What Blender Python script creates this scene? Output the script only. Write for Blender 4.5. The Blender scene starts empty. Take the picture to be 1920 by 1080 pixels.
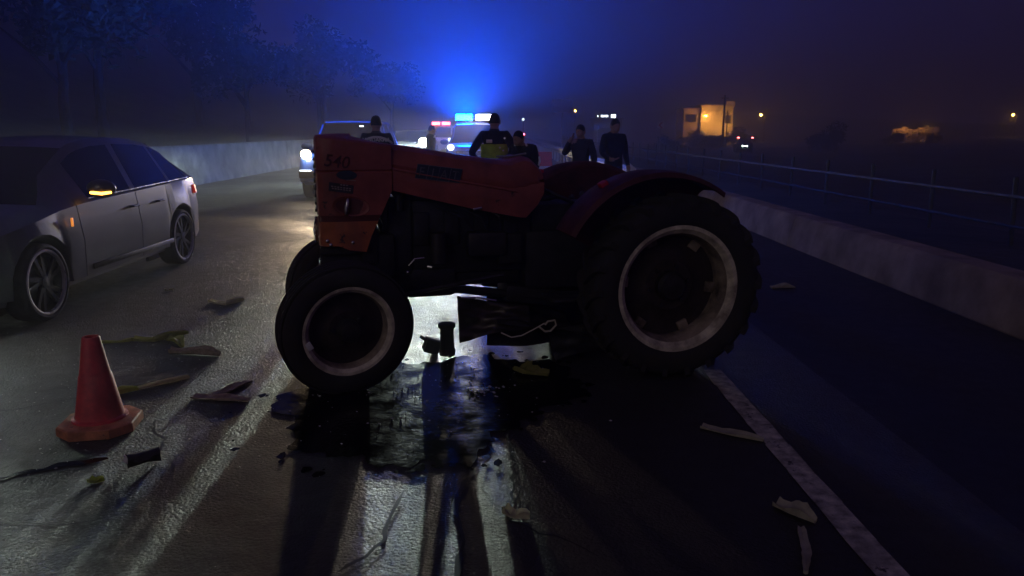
import bpy, bmesh, math, random
from mathutils import Vector, Matrix, Euler
random.seed(7)
R = math.radians
sc = bpy.context.scene
C = sc.collection

# ------------------------------------------------------------------ camera, world, fill lamp, exposure
cam_d = bpy.data.cameras.new('camera'); cam = bpy.data.objects.new('camera', cam_d); C.objects.link(cam)
cam_d.sensor_width = 36; cam_d.lens = 26.25; cam_d.clip_start = 0.05; cam_d.clip_end = 2000
cam.location = (0, 0, 1.55)
cam.rotation_euler = (R(90 - 11.9), 0, R(-0.8))
sc.camera = cam

world = bpy.data.worlds.new('World'); sc.world = world; world.use_nodes = True
bg = world.node_tree.nodes['Background']
bg.inputs[0].default_value = (0.52, 0.29, 1.0, 1); bg.inputs[1].default_value = 0.048

fill_lamp_d = bpy.data.lights.new('night_glow', 'SUN'); fill_lamp_d.energy = 0.12; fill_lamp_d.angle = R(25); fill_lamp_d.color = (1.0, 0.9, 0.84)  # added fill from behind the camera, stands for no source in the scene
fill_lamp = bpy.data.objects.new('night_glow', fill_lamp_d); C.objects.link(fill_lamp)
fill_lamp.rotation_euler = Vector((0.50, 1.0, -0.40)).to_track_quat('-Z', 'Y').to_euler()

sc.view_settings.view_transform = 'Standard'; sc.view_settings.look = 'None'
sc.view_settings.exposure = 0.0; sc.view_settings.gamma = 1.0
sc.render.engine = 'CYCLES'
cy = sc.cycles
cy.max_bounces = 5; cy.diffuse_bounces = 2; cy.glossy_bounces = 3; cy.transmission_bounces = 3; cy.volume_bounces = 0
cy.transparent_max_bounces = 6; cy.sample_clamp_indirect = 2.0; cy.sample_clamp_direct = 0
cy.caustics_reflective = False; cy.caustics_refractive = False
cy.use_denoising = True
cy.use_adaptive_sampling = False

# ------------------------------------------------------------------ helpers
def X(px, Y): return (px - 940) * 0.000699 * Y          # real lateral place of something seen Y metres away
def Z(py, Y): return 1.55 - (py - 245) * 0.000684 * Y

class MB:
    def __init__(s): s.v = []; s.f = []
    def add(s, vs, fs):
        o = len(s.v); s.v += [tuple(v) for v in vs]; s.f += [tuple(i + o for i in f) for f in fs]; return s
    def box(s, c, d, rot=None, ch=0.0):
        hx, hy, hz = d[0] / 2, d[1] / 2, d[2] / 2
        M = Euler(rot).to_matrix() if rot else Matrix.Identity(3)
        c = Vector(c)
        if ch <= 0:
            vs = [c + M @ Vector((x * hx, y * hy, z * hz)) for x in (-1, 1) for y in (-1, 1) for z in (-1, 1)]
            return s.add(vs, [(0, 1, 3, 2), (4, 6, 7, 5), (0, 4, 5, 1), (2, 3, 7, 6), (0, 2, 6, 4), (1, 5, 7, 3)])
        bm = bmesh.new(); bmesh.ops.create_cube(bm, size=1)
        for v in bm.verts: v.co = Vector((v.co.x * d[0], v.co.y * d[1], v.co.z * d[2]))
        bmesh.ops.bevel(bm, geom=bm.edges[:], offset=ch, segments=2, affect='EDGES', profile=0.5)
        bm.verts.index_update()
        s.add([c + M @ v.co for v in bm.verts], [[v.index for v in f.verts] for f in bm.faces]); bm.free(); return s
    def cyl(s, p0, p1, r0, r1=None, n=12, caps=True):
        return s.tube([p0, p1], [r0, r0 if r1 is None else r1], n, caps)
    def tube(s, pts, r, n=8, caps=True):
        pts = [Vector(p) for p in pts]
        if not isinstance(r, (list, tuple)): r = [r] * len(pts)
        vs = []; fs = []; prev = None
        for i, p in enumerate(pts):
            t = (pts[min(i + 1, len(pts) - 1)] - pts[max(i - 1, 0)])
            t = t.normalized() if t.length > 1e-9 else Vector((0, 0, 1))
            if prev is None:
                a = t.orthogonal().normalized()
            else:
                a = (prev - t * prev.dot(t)); a = a.normalized() if a.length > 1e-6 else t.orthogonal().normalized()
            prev = a; b = t.cross(a)
            for k in range(n):
                w = 2 * math.pi * k / n
                vs.append(p + (a * math.cos(w) + b * math.sin(w)) * r[i])
        for i in range(len(pts) - 1):
            for k in range(n):
                fs.append((i * n + k, i * n + (k + 1) % n, (i + 1) * n + (k + 1) % n, (i + 1) * n + k))
        if caps:
            fs.append(tuple(range(n - 1, -1, -1))); fs.append(tuple((len(pts) - 1) * n + k for k in range(n)))
        return s.add(vs, fs)
    def lathe(s, prof, c=(0, 0, 0), n=32, M=None, cap=False):      # prof (radius, offset along local Y)
        c = Vector(c); vs = []; fs = []
        for (r, h) in prof:
            for k in range(n):
                w = 2 * math.pi * k / n; q = Vector((r * math.cos(w), h, r * math.sin(w)))
                vs.append(c + (M @ q if M else q))
        for i in range(len(prof) - 1):
            for k in range(n):
                fs.append((i * n + k, i * n + (k + 1) % n, (i + 1) * n + (k + 1) % n, (i + 1) * n + k))
        if cap:
            fs.append(tuple(range(n))); fs.append(tuple((len(prof) - 1) * n + k for k in range(n)))
        return s.add(vs, fs)
    def ell(s, c, rad, n=14, m=9, M=None):
        vs = []; fs = []; c = Vector(c)
        for i in range(m + 1):
            th = math.pi * i / m
            for k in range(n):
                w = 2 * math.pi * k / n
                q = Vector((rad[0] * math.sin(th) * math.cos(w), rad[1] * math.sin(th) * math.sin(w), rad[2] * math.cos(th)))
                vs.append(c + (M @ q if M else q))
        for i in range(m):
            for k in range(n):
                fs.append((i * n + k, i * n + (k + 1) % n, (i + 1) * n + (k + 1) % n, (i + 1) * n + k))
        return s.add(vs, fs)
    def prism(s, poly, y0, y1, ax='xz'):
        n = len(poly)
        if ax == 'xz': vs = [(a, y0, b) for a, b in poly] + [(a, y1, b) for a, b in poly]
        elif ax == 'yz': vs = [(y0, a, b) for a, b in poly] + [(y1, a, b) for a, b in poly]
        else: vs = [(a, b, y0) for a, b in poly] + [(a, b, y1) for a, b in poly]
        fs = [tuple(range(n)), tuple(range(2 * n - 1, n - 1, -1))]
        fs += [(i, i + n, (i + 1) % n + n, (i + 1) % n) for i in range(n)]
        return s.add(vs, fs)
    def grid(s, fn, nu, nv):
        vs = [fn(i / nu, j / nv) for i in range(nu + 1) for j in range(nv + 1)]
        fs = [(i * (nv + 1) + j, i * (nv + 1) + j + 1, (i + 1) * (nv + 1) + j + 1, (i + 1) * (nv + 1) + j) for i in range(nu) for j in range(nv)]
        return s.add(vs, fs)
    def loft(s, rings, closed=True, caps=True):
        n = len(rings[0]); vs = [p for r in rings for p in r]; fs = []
        for i in range(len(rings) - 1):
            for k in range(n if closed else n - 1):
                fs.append((i * n + k, i * n + (k + 1) % n, (i + 1) * n + (k + 1) % n, (i + 1) * n + k))
        if caps and closed:
            fs.append(tuple(range(n - 1, -1, -1))); fs.append(tuple((len(rings) - 1) * n + k for k in range(n)))
        return s.add(vs, fs)
    def mesh(s, name, smooth=True, ang=35, fix=True):
        me = bpy.data.meshes.new(name); me.from_pydata(s.v, [], s.f)
        if fix:
            bm = bmesh.new(); bm.from_mesh(me); bmesh.ops.remove_doubles(bm, verts=bm.verts, dist=1e-5)
            bmesh.ops.recalc_face_normals(bm, faces=bm.faces); bm.to_mesh(me); bm.free()
        if smooth:
            for p in me.polygons: p.use_smooth = True
            me.set_sharp_from_angle(angle=R(ang))
        me.update(); return me
    def build(s, name, mat, parent=None, smooth=True, ang=35, loc=None, fix=True):
        me = s.mesh(name, smooth, ang, fix); o = bpy.data.objects.new(name, me); C.objects.link(o)
        if mat: me.materials.append(mat)
        if parent: o.parent = parent
        if loc: o.location = loc
        return o

def empty(name, loc=(0, 0, 0), rz=0.0, label=None, cat=None, group=None):
    o = bpy.data.objects.new(name, None); C.objects.link(o); o.location = loc; o.rotation_euler = (0, 0, rz)
    o.empty_display_size = 0.2
    if label: tag(o, label, cat, group)
    return o
def tag(o, label, cat, group=None):
    o['label'] = label; o['category'] = cat
    if group: o['group'] = group
    return o
def copy_tree(o, parent=None):
    c = o.copy(); C.objects.link(c); c.parent = parent
    for ch in o.children: copy_tree(ch, c)
    return c
def light(name, kind, parent, loc, energy, col, **kw):
    d = bpy.data.lights.new(name, kind); d.energy = energy; d.color = col
    o = bpy.data.objects.new(name, d); C.objects.link(o); o.parent = parent; o.location = loc
    for k, v in kw.items():
        if k == 'aim': o.rotation_euler = Vector(v).to_track_quat('-Z', 'Y').to_euler()
        else: setattr(d, k, v)
    return o

# ------------------------------------------------------------------ materials
def mat(name, col, rough=0.5, metal=0.0, var=0.25, scale=6.0, bump=0.0, bscale=40.0, rvar=0.15, coat=0.0, spec=0.5, col2=None, emit=None, es=0.0):
    m = bpy.data.materials.new(name); m.use_nodes = True; nt = m.node_tree; N = nt.nodes; Lk = nt.links
    b = N['Principled BSDF']; b.inputs['Metallic'].default_value = metal
    b.inputs['Specular IOR Level'].default_value = spec; b.inputs['Coat Weight'].default_value = coat
    b.inputs['Coat Roughness'].default_value = 0.06
    tc = N.new('ShaderNodeTexCoord'); no = N.new('ShaderNodeTexNoise')
    no.inputs['Scale'].default_value = scale; no.inputs['Detail'].default_value = 6; no.inputs['Roughness'].default_value = 0.62
    Lk.new(tc.outputs['Object'], no.inputs['Vector'])
    cr = N.new('ShaderNodeValToRGB'); cr.color_ramp.elements[0].position = 0.33; cr.color_ramp.elements[1].position = 0.68
    c2 = col2 or tuple(c * (1 - var) for c in col)
    cr.color_ramp.elements[0].color = (*c2, 1); cr.color_ramp.elements[1].color = (*[min(1, c * (1 + var * 0.4)) for c in col], 1)
    Lk.new(no.outputs['Fac'], cr.inputs['Fac']); Lk.new(cr.outputs['Color'], b.inputs['Base Color'])
    mr = N.new('ShaderNodeMapRange'); mr.inputs['From Min'].default_value = 0.3; mr.inputs['From Max'].default_value = 0.7
    mr.inputs['To Min'].default_value = min(1, rough + rvar); mr.inputs['To Max'].default_value = max(0.02, rough - rvar * 0.5)
    Lk.new(no.outputs['Fac'], mr.inputs['Value']); Lk.new(mr.outputs['Result'], b.inputs['Roughness'])
    if bump:
        n2 = N.new('ShaderNodeTexNoise'); n2.inputs['Scale'].default_value = bscale; n2.inputs['Detail'].default_value = 4
        Lk.new(tc.outputs['Object'], n2.inputs['Vector'])
        bp = N.new('ShaderNodeBump'); bp.inputs['Strength'].default_value = 1.0; bp.inputs['Distance'].default_value = bump
        Lk.new(n2.outputs['Fac'], bp.inputs['Height']); Lk.new(bp.outputs['Normal'], b.inputs['Normal'])
    if emit:
        b.inputs['Emission Color'].default_value = (*emit, 1); b.inputs['Emission Strength'].default_value = es
    return m

def asphalt(name, base, wet0, wet1, bump, patch=0.6):
    m = bpy.data.materials.new(name); m.use_nodes = True; nt = m.node_tree; N = nt.nodes; Lk = nt.links
    b = N['Principled BSDF']; tc = N.new('ShaderNodeTexCoord')
    def noise(sc_, det, ro=0.6):
        n = N.new('ShaderNodeTexNoise'); n.inputs['Scale'].default_value = sc_; n.inputs['Detail'].default_value = det
        n.inputs['Roughness'].default_value = ro; Lk.new(tc.outputs['Object'], n.inputs['Vector']); return n
    big = noise(patch, 5); fine = noise(120, 6, 0.75)
    vo = N.new('ShaderNodeTexVoronoi'); vo.inputs['Scale'].default_value = 66; vo.inputs['Randomness'].default_value = 1
    Lk.new(tc.outputs['Object'], vo.inputs['Vector'])
    mid = noise(9, 4)
    mx = N.new('ShaderNodeMix'); mx.data_type = 'RGBA'; mx.inputs['A'].default_value = (*[c * 0.55 for c in base], 1); mx.inputs['B'].default_value = (*[c * 1.6 for c in base], 1)
    ma = N.new('ShaderNodeMath'); ma.operation = 'MULTIPLY_ADD'; ma.inputs[1].default_value = 0.55; Lk.new(vo.outputs['Color'], ma.inputs[0])
    mb = N.new('ShaderNodeMath'); mb.operation = 'MULTIPLY'; mb.inputs[1].default_value = 0.6; Lk.new(big.outputs['Fac'], mb.inputs[0]); Lk.new(mb.outputs[0], ma.inputs[2])
    Lk.new(ma.outputs[0], mx.inputs['Factor']); Lk.new(mx.outputs['Result'], b.inputs['Base Color'])
    mr = N.new('ShaderNodeMapRange'); mr.inputs['From Min'].default_value = 0.36; mr.inputs['From Max'].default_value = 0.64
    mr.inputs['To Min'].default_value = wet0; mr.inputs['To Max'].default_value = wet1
    md = N.new('ShaderNodeMix'); md.data_type = 'FLOAT'; md.inputs['Factor'].default_value = 0.4
    Lk.new(big.outputs['Fac'], md.inputs['A']); Lk.new(mid.outputs['Fac'], md.inputs['B'])
    Lk.new(md.outputs['Result'], mr.inputs['Value']); Lk.new(mr.outputs['Result'], b.inputs['Roughness'])
    h1 = N.new('ShaderNodeMath'); h1.operation = 'MULTIPLY_ADD'; h1.inputs[1].default_value = -0.7; Lk.new(vo.outputs['Distance'], h1.inputs[0]); Lk.new(fine.outputs['Fac'], h1.inputs[2])
    h2 = N.new('ShaderNodeMath'); h2.operation = 'MULTIPLY_ADD'; h2.inputs[1].default_value = 1.0; Lk.new(mid.outputs['Fac'], h2.inputs[0]); Lk.new(h1.outputs[0], h2.inputs[2])
    bp = N.new('ShaderNodeBump'); bp.inputs['Distance'].default_value = bump; bp.inputs['Strength'].default_value = 1.0
    Lk.new(h2.outputs[0], bp.inputs['Height']); Lk.new(bp.outputs['Normal'], b.inputs['Normal'])
    return m

M = {}
M['asphalt'] = asphalt('wet_asphalt', (0.038, 0.034, 0.03), 0.34, 0.62, 0.009)
M['shoulder'] = asphalt('shoulder_asphalt', (0.02, 0.019, 0.019), 0.45, 0.7, 0.004)
M['gutter'] = mat('dusty_concrete', (0.38, 0.285, 0.20), 0.85, var=0.45, scale=2.2, bump=0.004, bscale=60)
M['paint'] = mat('worn_road_paint', (0.66, 0.62, 0.46), 0.6, var=0.75, scale=14, bump=0.002, bscale=120)
M['oil'] = mat('oily_water', (0.004, 0.004, 0.004), 0.12, var=0.2, scale=7, rvar=0.16, bump=0.0018, bscale=38, spec=0.10)
M['crack'] = mat('road_crack', (0.006, 0.006, 0.006), 0.5)
M['soil'] = mat('dark_soil', (0.05, 0.045, 0.03), 0.95, var=0.6, scale=0.5, bump=0.05, bscale=3)
M['barrier'] = mat('stained_concrete', (0.33, 0.36, 0.29), 0.85, var=0.55, scale=1.6, bump=0.004, bscale=30)
M['galv'] = mat('galvanised_steel', (0.55, 0.52, 0.46), 0.42, metal=0.7, var=0.35, scale=5)
M['rail_dark'] = mat('dull_pipe_steel', (0.07, 0.07, 0.075), 0.6, metal=0.2, var=0.4, scale=6)
M['orange'] = mat('faded_orange_paint', (0.38, 0.098, 0.066), 0.42, var=0.35, scale=5, rvar=0.2, bump=0.0006, bscale=30, spec=0.4)
M['orange_dark'] = mat('maroon_stripe_paint', (0.12, 0.02, 0.014), 0.6)  # darkened orange: shade of nose band and lamp pocket put into the colour
M['fender'] = mat('grimy_red_fender', (0.10, 0.022, 0.016), 0.7, var=0.6, scale=6, bump=0.001, bscale=25)
M['orange_low'] = mat('repainted_orange', (0.56, 0.15, 0.045), 0.5, var=0.35, scale=7)  # brighter orange than the hood paint
M['iron'] = mat('oily_cast_iron', (0.022, 0.021, 0.02), 0.6, var=0.5, scale=9, bump=0.002, bscale=35, rvar=0.25)
M['iron2'] = mat('greasy_steel', (0.06, 0.055, 0.05), 0.45, metal=0.5, var=0.5, scale=12)
M['rubber'] = mat('muddy_rubber', (0.02, 0.019, 0.018), 0.85, var=0.5, scale=7, bump=0.002, bscale=25, col2=(0.045, 0.038, 0.03))
M['rim'] = mat('dirty_cream_rim', (0.86, 0.74, 0.52), 0.6, var=0.55, scale=9, bump=0.001, bscale=40, col2=(0.30, 0.24, 0.17))
M['well'] = mat('grimy_rim_well', (0.40, 0.32, 0.22), 0.8, var=0.7, scale=6, col2=(0.05, 0.04, 0.03))
M['disc'] = mat('rusty_wheel_disc', (0.045, 0.03, 0.024), 0.75, var=0.5, scale=10)
M['chrome'] = mat('scuffed_chrome', (0.7, 0.68, 0.64), 0.22, metal=1.0, var=0.2, scale=10)
def worn(m, chip=(0.05, 0.03, 0.022), amt=0.62, dirt=(0.06, 0.045, 0.035), scale=11.0):
    # chipped paint and grime over the base colour, each with its own shape
    nt = m.node_tree; N = nt.nodes; L = nt.links; b = N['Principled BSDF']; src = b.inputs['Base Color'].links[0].from_socket
    tc = N.new('ShaderNodeTexCoord'); n1 = N.new('ShaderNodeTexNoise'); n1.inputs['Scale'].default_value = scale; n1.inputs['Detail'].default_value = 9; n1.inputs['Roughness'].default_value = .72
    mp = N.new('ShaderNodeMapping'); mp.inputs['Scale'].default_value = (1, 1, .25); n2 = N.new('ShaderNodeTexNoise'); n2.inputs['Scale'].default_value = scale * .55; n2.inputs['Detail'].default_value = 6
    L.new(tc.outputs['Object'], n1.inputs['Vector']); L.new(tc.outputs['Object'], mp.inputs['Vector']); L.new(mp.outputs['Vector'], n2.inputs['Vector'])
    r1 = N.new('ShaderNodeMapRange'); r1.inputs['From Min'].default_value = amt; r1.inputs['From Max'].default_value = amt + .03; L.new(n1.outputs['Fac'], r1.inputs['Value'])
    r2 = N.new('ShaderNodeMapRange'); r2.inputs['From Min'].default_value = .5; r2.inputs['From Max'].default_value = .8; r2.inputs['To Max'].default_value = .75; L.new(n2.outputs['Fac'], r2.inputs['Value'])
    a = N.new('ShaderNodeMix'); a.data_type = 'RGBA'; a.inputs['B'].default_value = (*dirt, 1); L.new(r2.outputs['Result'], a.inputs['Factor']); L.new(src, a.inputs['A'])
    c = N.new('ShaderNodeMix'); c.data_type = 'RGBA'; c.inputs['B'].default_value = (*chip, 1); L.new(r1.outputs['Result'], c.inputs['Factor']); L.new(a.outputs['Result'], c.inputs['A'])
    L.new(c.outputs['Result'], b.inputs['Base Color'])
worn(M['orange']); worn(M['paint'], (0.05, 0.045, 0.04), .60, (0.14, 0.125, 0.10), 9); worn(M['orange_low'], amt=.6); worn(M['barrier'], (0.12, 0.12, 0.10), .68, (0.10, 0.10, 0.085), 2.2); worn(M['gutter'], (0.10, 0.085, 0.07), .68, (0.10, 0.08, 0.065), 2.6)
M['black'] = mat('black_plastic', (0.015, 0.015, 0.016), 0.5)
M['plate'] = mat('decal_plate', (0.045, 0.04, 0.04), 0.5, var=0.4, scale=30)
M['decal_line'] = mat('decal_print', (0.38, 0.30, 0.26), 0.6, var=0.4, scale=40)
M['badge'] = mat('badge_blue_grey', (0.03, 0.045, 0.07), 0.45, var=0.3, scale=20)
M['badge_let'] = mat('badge_letters', (0.17, 0.16, 0.17), 0.5, var=0.4, scale=30)
M['num'] = mat('number_transfer', (0.10, 0.022, 0.02), 0.5, var=0.3, scale=30)
M['sheet'] = mat('bent_sheet_metal', (0.10, 0.085, 0.07), 0.35, metal=0.5, var=0.5, scale=8, bump=0.003, bscale=12)
M['wire'] = mat('bare_wire', (0.75, 0.68, 0.52), 0.4, var=0.2)
M['seatpad'] = mat('black_vinyl', (0.02, 0.02, 0.022), 0.5)
M['cone'] = mat('cone_red', (0.9, 0.085, 0.09), 0.5, var=0.3, scale=10, rvar=0.15)
M['cone_base'] = mat('cone_base_orange', (0.85, 0.30, 0.13), 0.65, var=0.5, scale=9, bump=0.001, bscale=30)
M['leaf'] = mat('stripped_leaf', (0.45, 0.42, 0.13), 0.6, var=0.5, scale=25, col2=(0.22, 0.25, 0.05))
def translucent(m, col, f=0.45):
    nt = m.node_tree; b = nt.nodes['Principled BSDF']; t = nt.nodes.new('ShaderNodeBsdfTranslucent'); t.inputs[0].default_value = (*col, 1)
    mx = nt.nodes.new('ShaderNodeMixShader'); mx.inputs[0].default_value = f; o = [n for n in nt.nodes if n.type == 'OUTPUT_MATERIAL'][0]
    nt.links.new(b.outputs[0], mx.inputs[1]); nt.links.new(t.outputs[0], mx.inputs[2]); nt.links.new(mx.outputs[0], o.inputs['Surface'])
translucent(M['leaf'], (0.5, 0.55, 0.12))
M['stalk'] = mat('pale_stalk', (0.74, 0.70, 0.50), 0.6, var=0.4, scale=25)
translucent(M['stalk'], (0.75, 0.72, 0.42))
M['wood'] = mat('splintered_wood', (0.38, 0.31, 0.22), 0.8, var=0.5, scale=25)
M['stone'] = mat('gravel_chip', (0.6, 0.58, 0.53), 0.6, var=0.3, scale=40)
M['silver'] = mat('dusty_silver_paint', (0.078, 0.08, 0.09), 0.34, metal=0.25, var=0.12, scale=2, coat=0.6, rvar=0.05)
M['blue_paint'] = mat('police_blue_paint', (0.03, 0.09, 0.42), 0.3, var=0.1, scale=2, coat=0.8, rvar=0.05)
M['dark_paint'] = mat('dark_car_paint', (0.02, 0.02, 0.026), 0.28, var=0.1, scale=2, coat=0.8, rvar=0.05)
M['white_paint'] = mat('white_car_paint', (0.6, 0.6, 0.6), 0.3, var=0.1, scale=2, coat=0.6)
M['glass'] = mat('tinted_glass', (0.008, 0.009, 0.011), 0.05, var=0.1, rvar=0.02, spec=0.6)
M['alloy'] = mat('alloy_wheel', (0.035, 0.035, 0.04), 0.35, metal=0.7, var=0.2, scale=6)
M['alloy_lip'] = mat('polished_wheel_lip', (0.75, 0.74, 0.72), 0.3, metal=0.6, var=0.1)
M['tyre'] = mat('car_tyre', (0.018, 0.018, 0.019), 0.8, var=0.3, scale=12)
M['amber'] = mat('amber_repeater', (0.5, 0.2, 0.03), 0.3, emit=(1.0, 0.42, 0.06), es=9)
M['amber2'] = mat('amber_marker', (0.5, 0.2, 0.03), 0.3, emit=(1.0, 0.30, 0.04), es=0.8)
M['redlens'] = mat('red_lens', (0.45, 0.02, 0.02), 0.2, emit=(1.0, 0.05, 0.03), es=0.25)
M['redlit'] = mat('red_beacon', (0.5, 0.02, 0.05), 0.2, emit=(1.0, 0.10, 0.16), es=14)
M['tail'] = mat('lit_tail_lamp', (0.5, 0.02, 0.05), 0.2, emit=(1.0, 0.12, 0.12), es=25)
M['warm_lens'] = mat('warm_headlight', (0.8, 0.8, 0.8), 0.1, emit=(1.0, 0.80, 0.55), es=40)
M['cool_lens'] = mat('cool_headlight', (0.8, 0.8, 0.8), 0.1, emit=(0.86, 1.0, 0.90), es=45)
M['dim_lens'] = mat('dim_headlight', (0.8, 0.8, 0.8), 0.1, emit=(0.75, 0.88, 1.0), es=3)
M['blue_lamp'] = mat('blue_beacon', (0.02, 0.1, 0.5), 0.15, emit=(0.0003, 0.10, 1.0), es=1200)
M['led'] = mat('blue_led_strip', (0.02, 0.06, 0.4), 0.3, emit=(0.01, 0.08, 0.85), es=0.8)  # blue light on roof edge and pillars, put in as a glowing surface
M['blue_dome'] = mat('blue_beacon_dome', (0.02, 0.1, 0.5), 0.15, emit=(0.0006, 0.075, 1.0), es=32000)  # added lamp surface on the bar, lights the haze above it
M['white_lamp'] = mat('white_beacon', (0.8, 0.8, 0.8), 0.15, emit=(1.0, 0.93, 0.85), es=40)
M['sodium'] = mat('sodium_lamp', (0.8, 0.5, 0.2), 0.2, emit=(1.0, 0.45, 0.06), es=160)
M['skin'] = mat('skin', (0.42, 0.25, 0.18), 0.55, var=0.15)
M['navy'] = mat('navy_cloth', (0.018, 0.02, 0.035), 0.9, var=0.4, scale=15, bump=0.004, bscale=18)
M['grey_cloth'] = mat('dark_grey_cloth', (0.03, 0.028, 0.03), 0.9, var=0.4, scale=15, bump=0.004, bscale=18)
M['jeans'] = mat('blue_denim', (0.05, 0.08, 0.2), 0.9, var=0.4, scale=20, bump=0.003, bscale=25)
M['vest'] = mat('lime_vest', (0.42, 0.62, 0.06), 0.7, var=0.3, scale=12, bump=0.003, bscale=18)
M['reflect'] = mat('reflective_tape', (0.85, 0.83, 0.78), 0.35, var=0.15)
M['hair'] = mat('dark_hair', (0.012, 0.01, 0.009), 0.5)
M['helmet'] = mat('blue_cap', (0.02, 0.08, 0.5), 0.4)
M['sign_back'] = mat('sign_grey', (0.30, 0.28, 0.30), 0.5, metal=0.2, var=0.2)
M['sign_white'] = mat('sign_white', (0.9, 0.86, 0.86), 0.5, var=0.1)
M['sign_red'] = mat('sign_red', (0.55, 0.03, 0.05), 0.5, var=0.1)
M['plastic_red'] = mat('barrier_red', (0.75, 0.05, 0.03), 0.45, var=0.2)
M['plastic_white'] = mat('barrier_white', (0.8, 0.8, 0.76), 0.45, var=0.2)
M['plaster'] = mat('ochre_plaster', (0.55, 0.42, 0.30), 0.9, var=0.3, scale=0.8)
M['plaster2'] = mat('pink_plaster', (0.42, 0.30, 0.26), 0.9, var=0.3, scale=0.8)
M['bark'] = mat('bark', (0.06, 0.045, 0.03), 0.9, var=0.4, scale=8, bump=0.01, bscale=12)
M['foliage'] = mat('night_foliage', (0.04, 0.055, 0.02), 0.7, var=0.5, scale=1.3)
M['shopsign'] = mat('lit_shop_letters', (0.8, 0.8, 0.8), 0.3, emit=(0.8, 0.9, 1.0), es=9)
M['pole'] = mat('weathered_pole', (0.07, 0.06, 0.05), 0.9, var=0.4, scale=6)

for k_ in ('amber', 'amber2', 'redlens', 'redlit', 'tail', 'warm_lens', 'cool_lens', 'dim_lens', 'sodium', 'shopsign', 'led'): M[k_].cycles.emission_sampling = 'NONE'

worn(M['cone'], (0.20, 0.03, 0.03), .66, (0.25, 0.03, 0.03), 16); worn(M['cone_base'], (0.15, 0.05, 0.03), .64, (0.22, 0.08, 0.05), 14)

# ------------------------------------------------------------------ the ground and roads
def smooth(a, b, t):
    t = max(0, min(1, (t - a) / (b - a))); return t * t * (3 - 2 * t)
def terr(x, y):
    z = -0.06
    if x < -9.4:
        z += smooth(-9.4, -12, x) * 0.9 + smooth(-11, -75, x) * 26
    if x > 7.3:
        z -= smooth(7.3, 12, x) * 0.7
        z += smooth(60, 200, x) * 3 * smooth(60, 150, y)
    z += smooth(170, 390, y) * (7 + 5 * math.sin(x * 0.021))
    if x < -9.4 or x > 7.3:
        z += 0.18 * math.sin(x * 1.3 + y * 0.7) * math.sin(y * 0.9 - x * 0.4) * min(1, max(-9.4 - x, x - 7.3) / 3)
    return z
xs = [-120, -90, -70, -55, -42, -32, -25, -20, -16.5, -14, -12.5, -11.3, -10.3, -9.6, -9.3, -4, 0, 4, 7.2, 8, 9, 10, 11, 12, 14, 16, 19, 22, 26, 31, 38, 46, 55, 66, 80, 100, 125, 155, 200]
ys = [-18] + [-12 + 1.5 * i for i in range(40)] + [48 + 4 * i for i in range(22)] + [140 + 13 * i for i in range(21)]
t = MB(); t.add([(x, y, terr(x, y)) for x in xs for y in ys],
      [(i * len(ys) + j, (i + 1) * len(ys) + j, (i + 1) * len(ys) + j + 1, i * len(ys) + j + 1) for i in range(len(xs) - 1) for j in range(len(ys) - 1)])
o = t.build('ground', M['soil'], ang=180); o['kind'] = 'structure'
def sheet(name, x0, x1, y0, y1, z, m, nx=2, ny=40):
    b = MB(); b.grid(lambda u, v: (x0 + (x1 - x0) * u, y0 + (y1 - y0) * v, z), nx, ny)
    o = b.build(name, m, smooth=False); o['kind'] = 'structure'; return o
road = sheet('road', -9.2, 2.05, -15, 260, 0.0, M['asphalt'])
sheet('road_shoulder', 2.05, 3.93, -15, 260, 0.0, M['shoulder'])
o = sheet('road_verge', 3.93, 7.5, -15, 260, 0.006, M['soil']);
# painted edge line, worn edges
b = MB(); n = 120
for i in range(n):
    y0 = -4 + i * 0.3; y1 = y0 + 0.3
    if i in (29, 30, 47, 71, 95): continue
    j0 = random.uniform(-.006, .006); j1 = random.uniform(-.006, .006)
    b.add([(1.325 + j0, y0, 0), (1.445 + j1, y0, 0), (1.445 - j1, y1, 0), (1.325 - j0, y1, 0)], [(0, 1, 2, 3)])
b.add([(1.325, 32, 0), (1.445, 32, 0), (1.445, 240, 0), (1.325, 240, 0)], [(0, 1, 2, 3)])
o = b.build('edge_line', M['paint'], road, smooth=False, loc=(0, 0, 0.004))
# cracks
def ribbon(pts, w, name='crack', m=None, par=road, z=0.004, jit=0.012):
    b = MB(); P = []
    for i in range(len(pts) - 1):
        a = Vector(pts[i]); c = Vector(pts[i + 1]); k = max(2, int((c - a).length / 0.05))
        for q in range(k): P.append(a.lerp(c, q / k) + Vector((random.uniform(-jit, jit), random.uniform(-jit, jit))))
    P.append(Vector(pts[-1])); vs = []; fs = []
    for i, p in enumerate(P):
        t = (P[min(i + 1, len(P) - 1)] - P[max(0, i - 1)]); t = t.normalized() if t.length > 0 else Vector((1, 0)); nn = Vector((-t.y, t.x))
        ww = w * random.uniform(0.4, 1.3) * (0.3 if i in (0, len(P) - 1) else 1)
        vs += [(p.x + nn.x * ww, p.y + nn.y * ww, 0), (p.x - nn.x * ww, p.y - nn.y * ww, 0)]
    fs = [(2 * i, 2 * i + 1, 2 * i + 3, 2 * i + 2) for i in range(len(P) - 1)]
    b.add(vs, fs); return b.build(name, m or M['crack'], par, smooth=False, loc=(0, 0, z))
ribbon([(-0.16, 2.2), (-0.15, 2.6), (-0.20, 2.95), (-0.14, 3.2), (-0.19, 3.42), (-0.17, 3.6)], 0.012)
ribbon([(0.04, 2.9), (0.06, 3.3), (0.02, 3.7)], 0.007)
ribbon([(-2.75, 4.4), (-2.4, 4.62), (-2.15, 4.8), (-1.9, 5.05)], 0.008)
ribbon([(-2.65, 3.05), (-2.35, 3.12), (-2.1, 3.3), (-1.9, 3.38)], 0.03, 'wet_crack', M['oil'], z=0.005)
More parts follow.
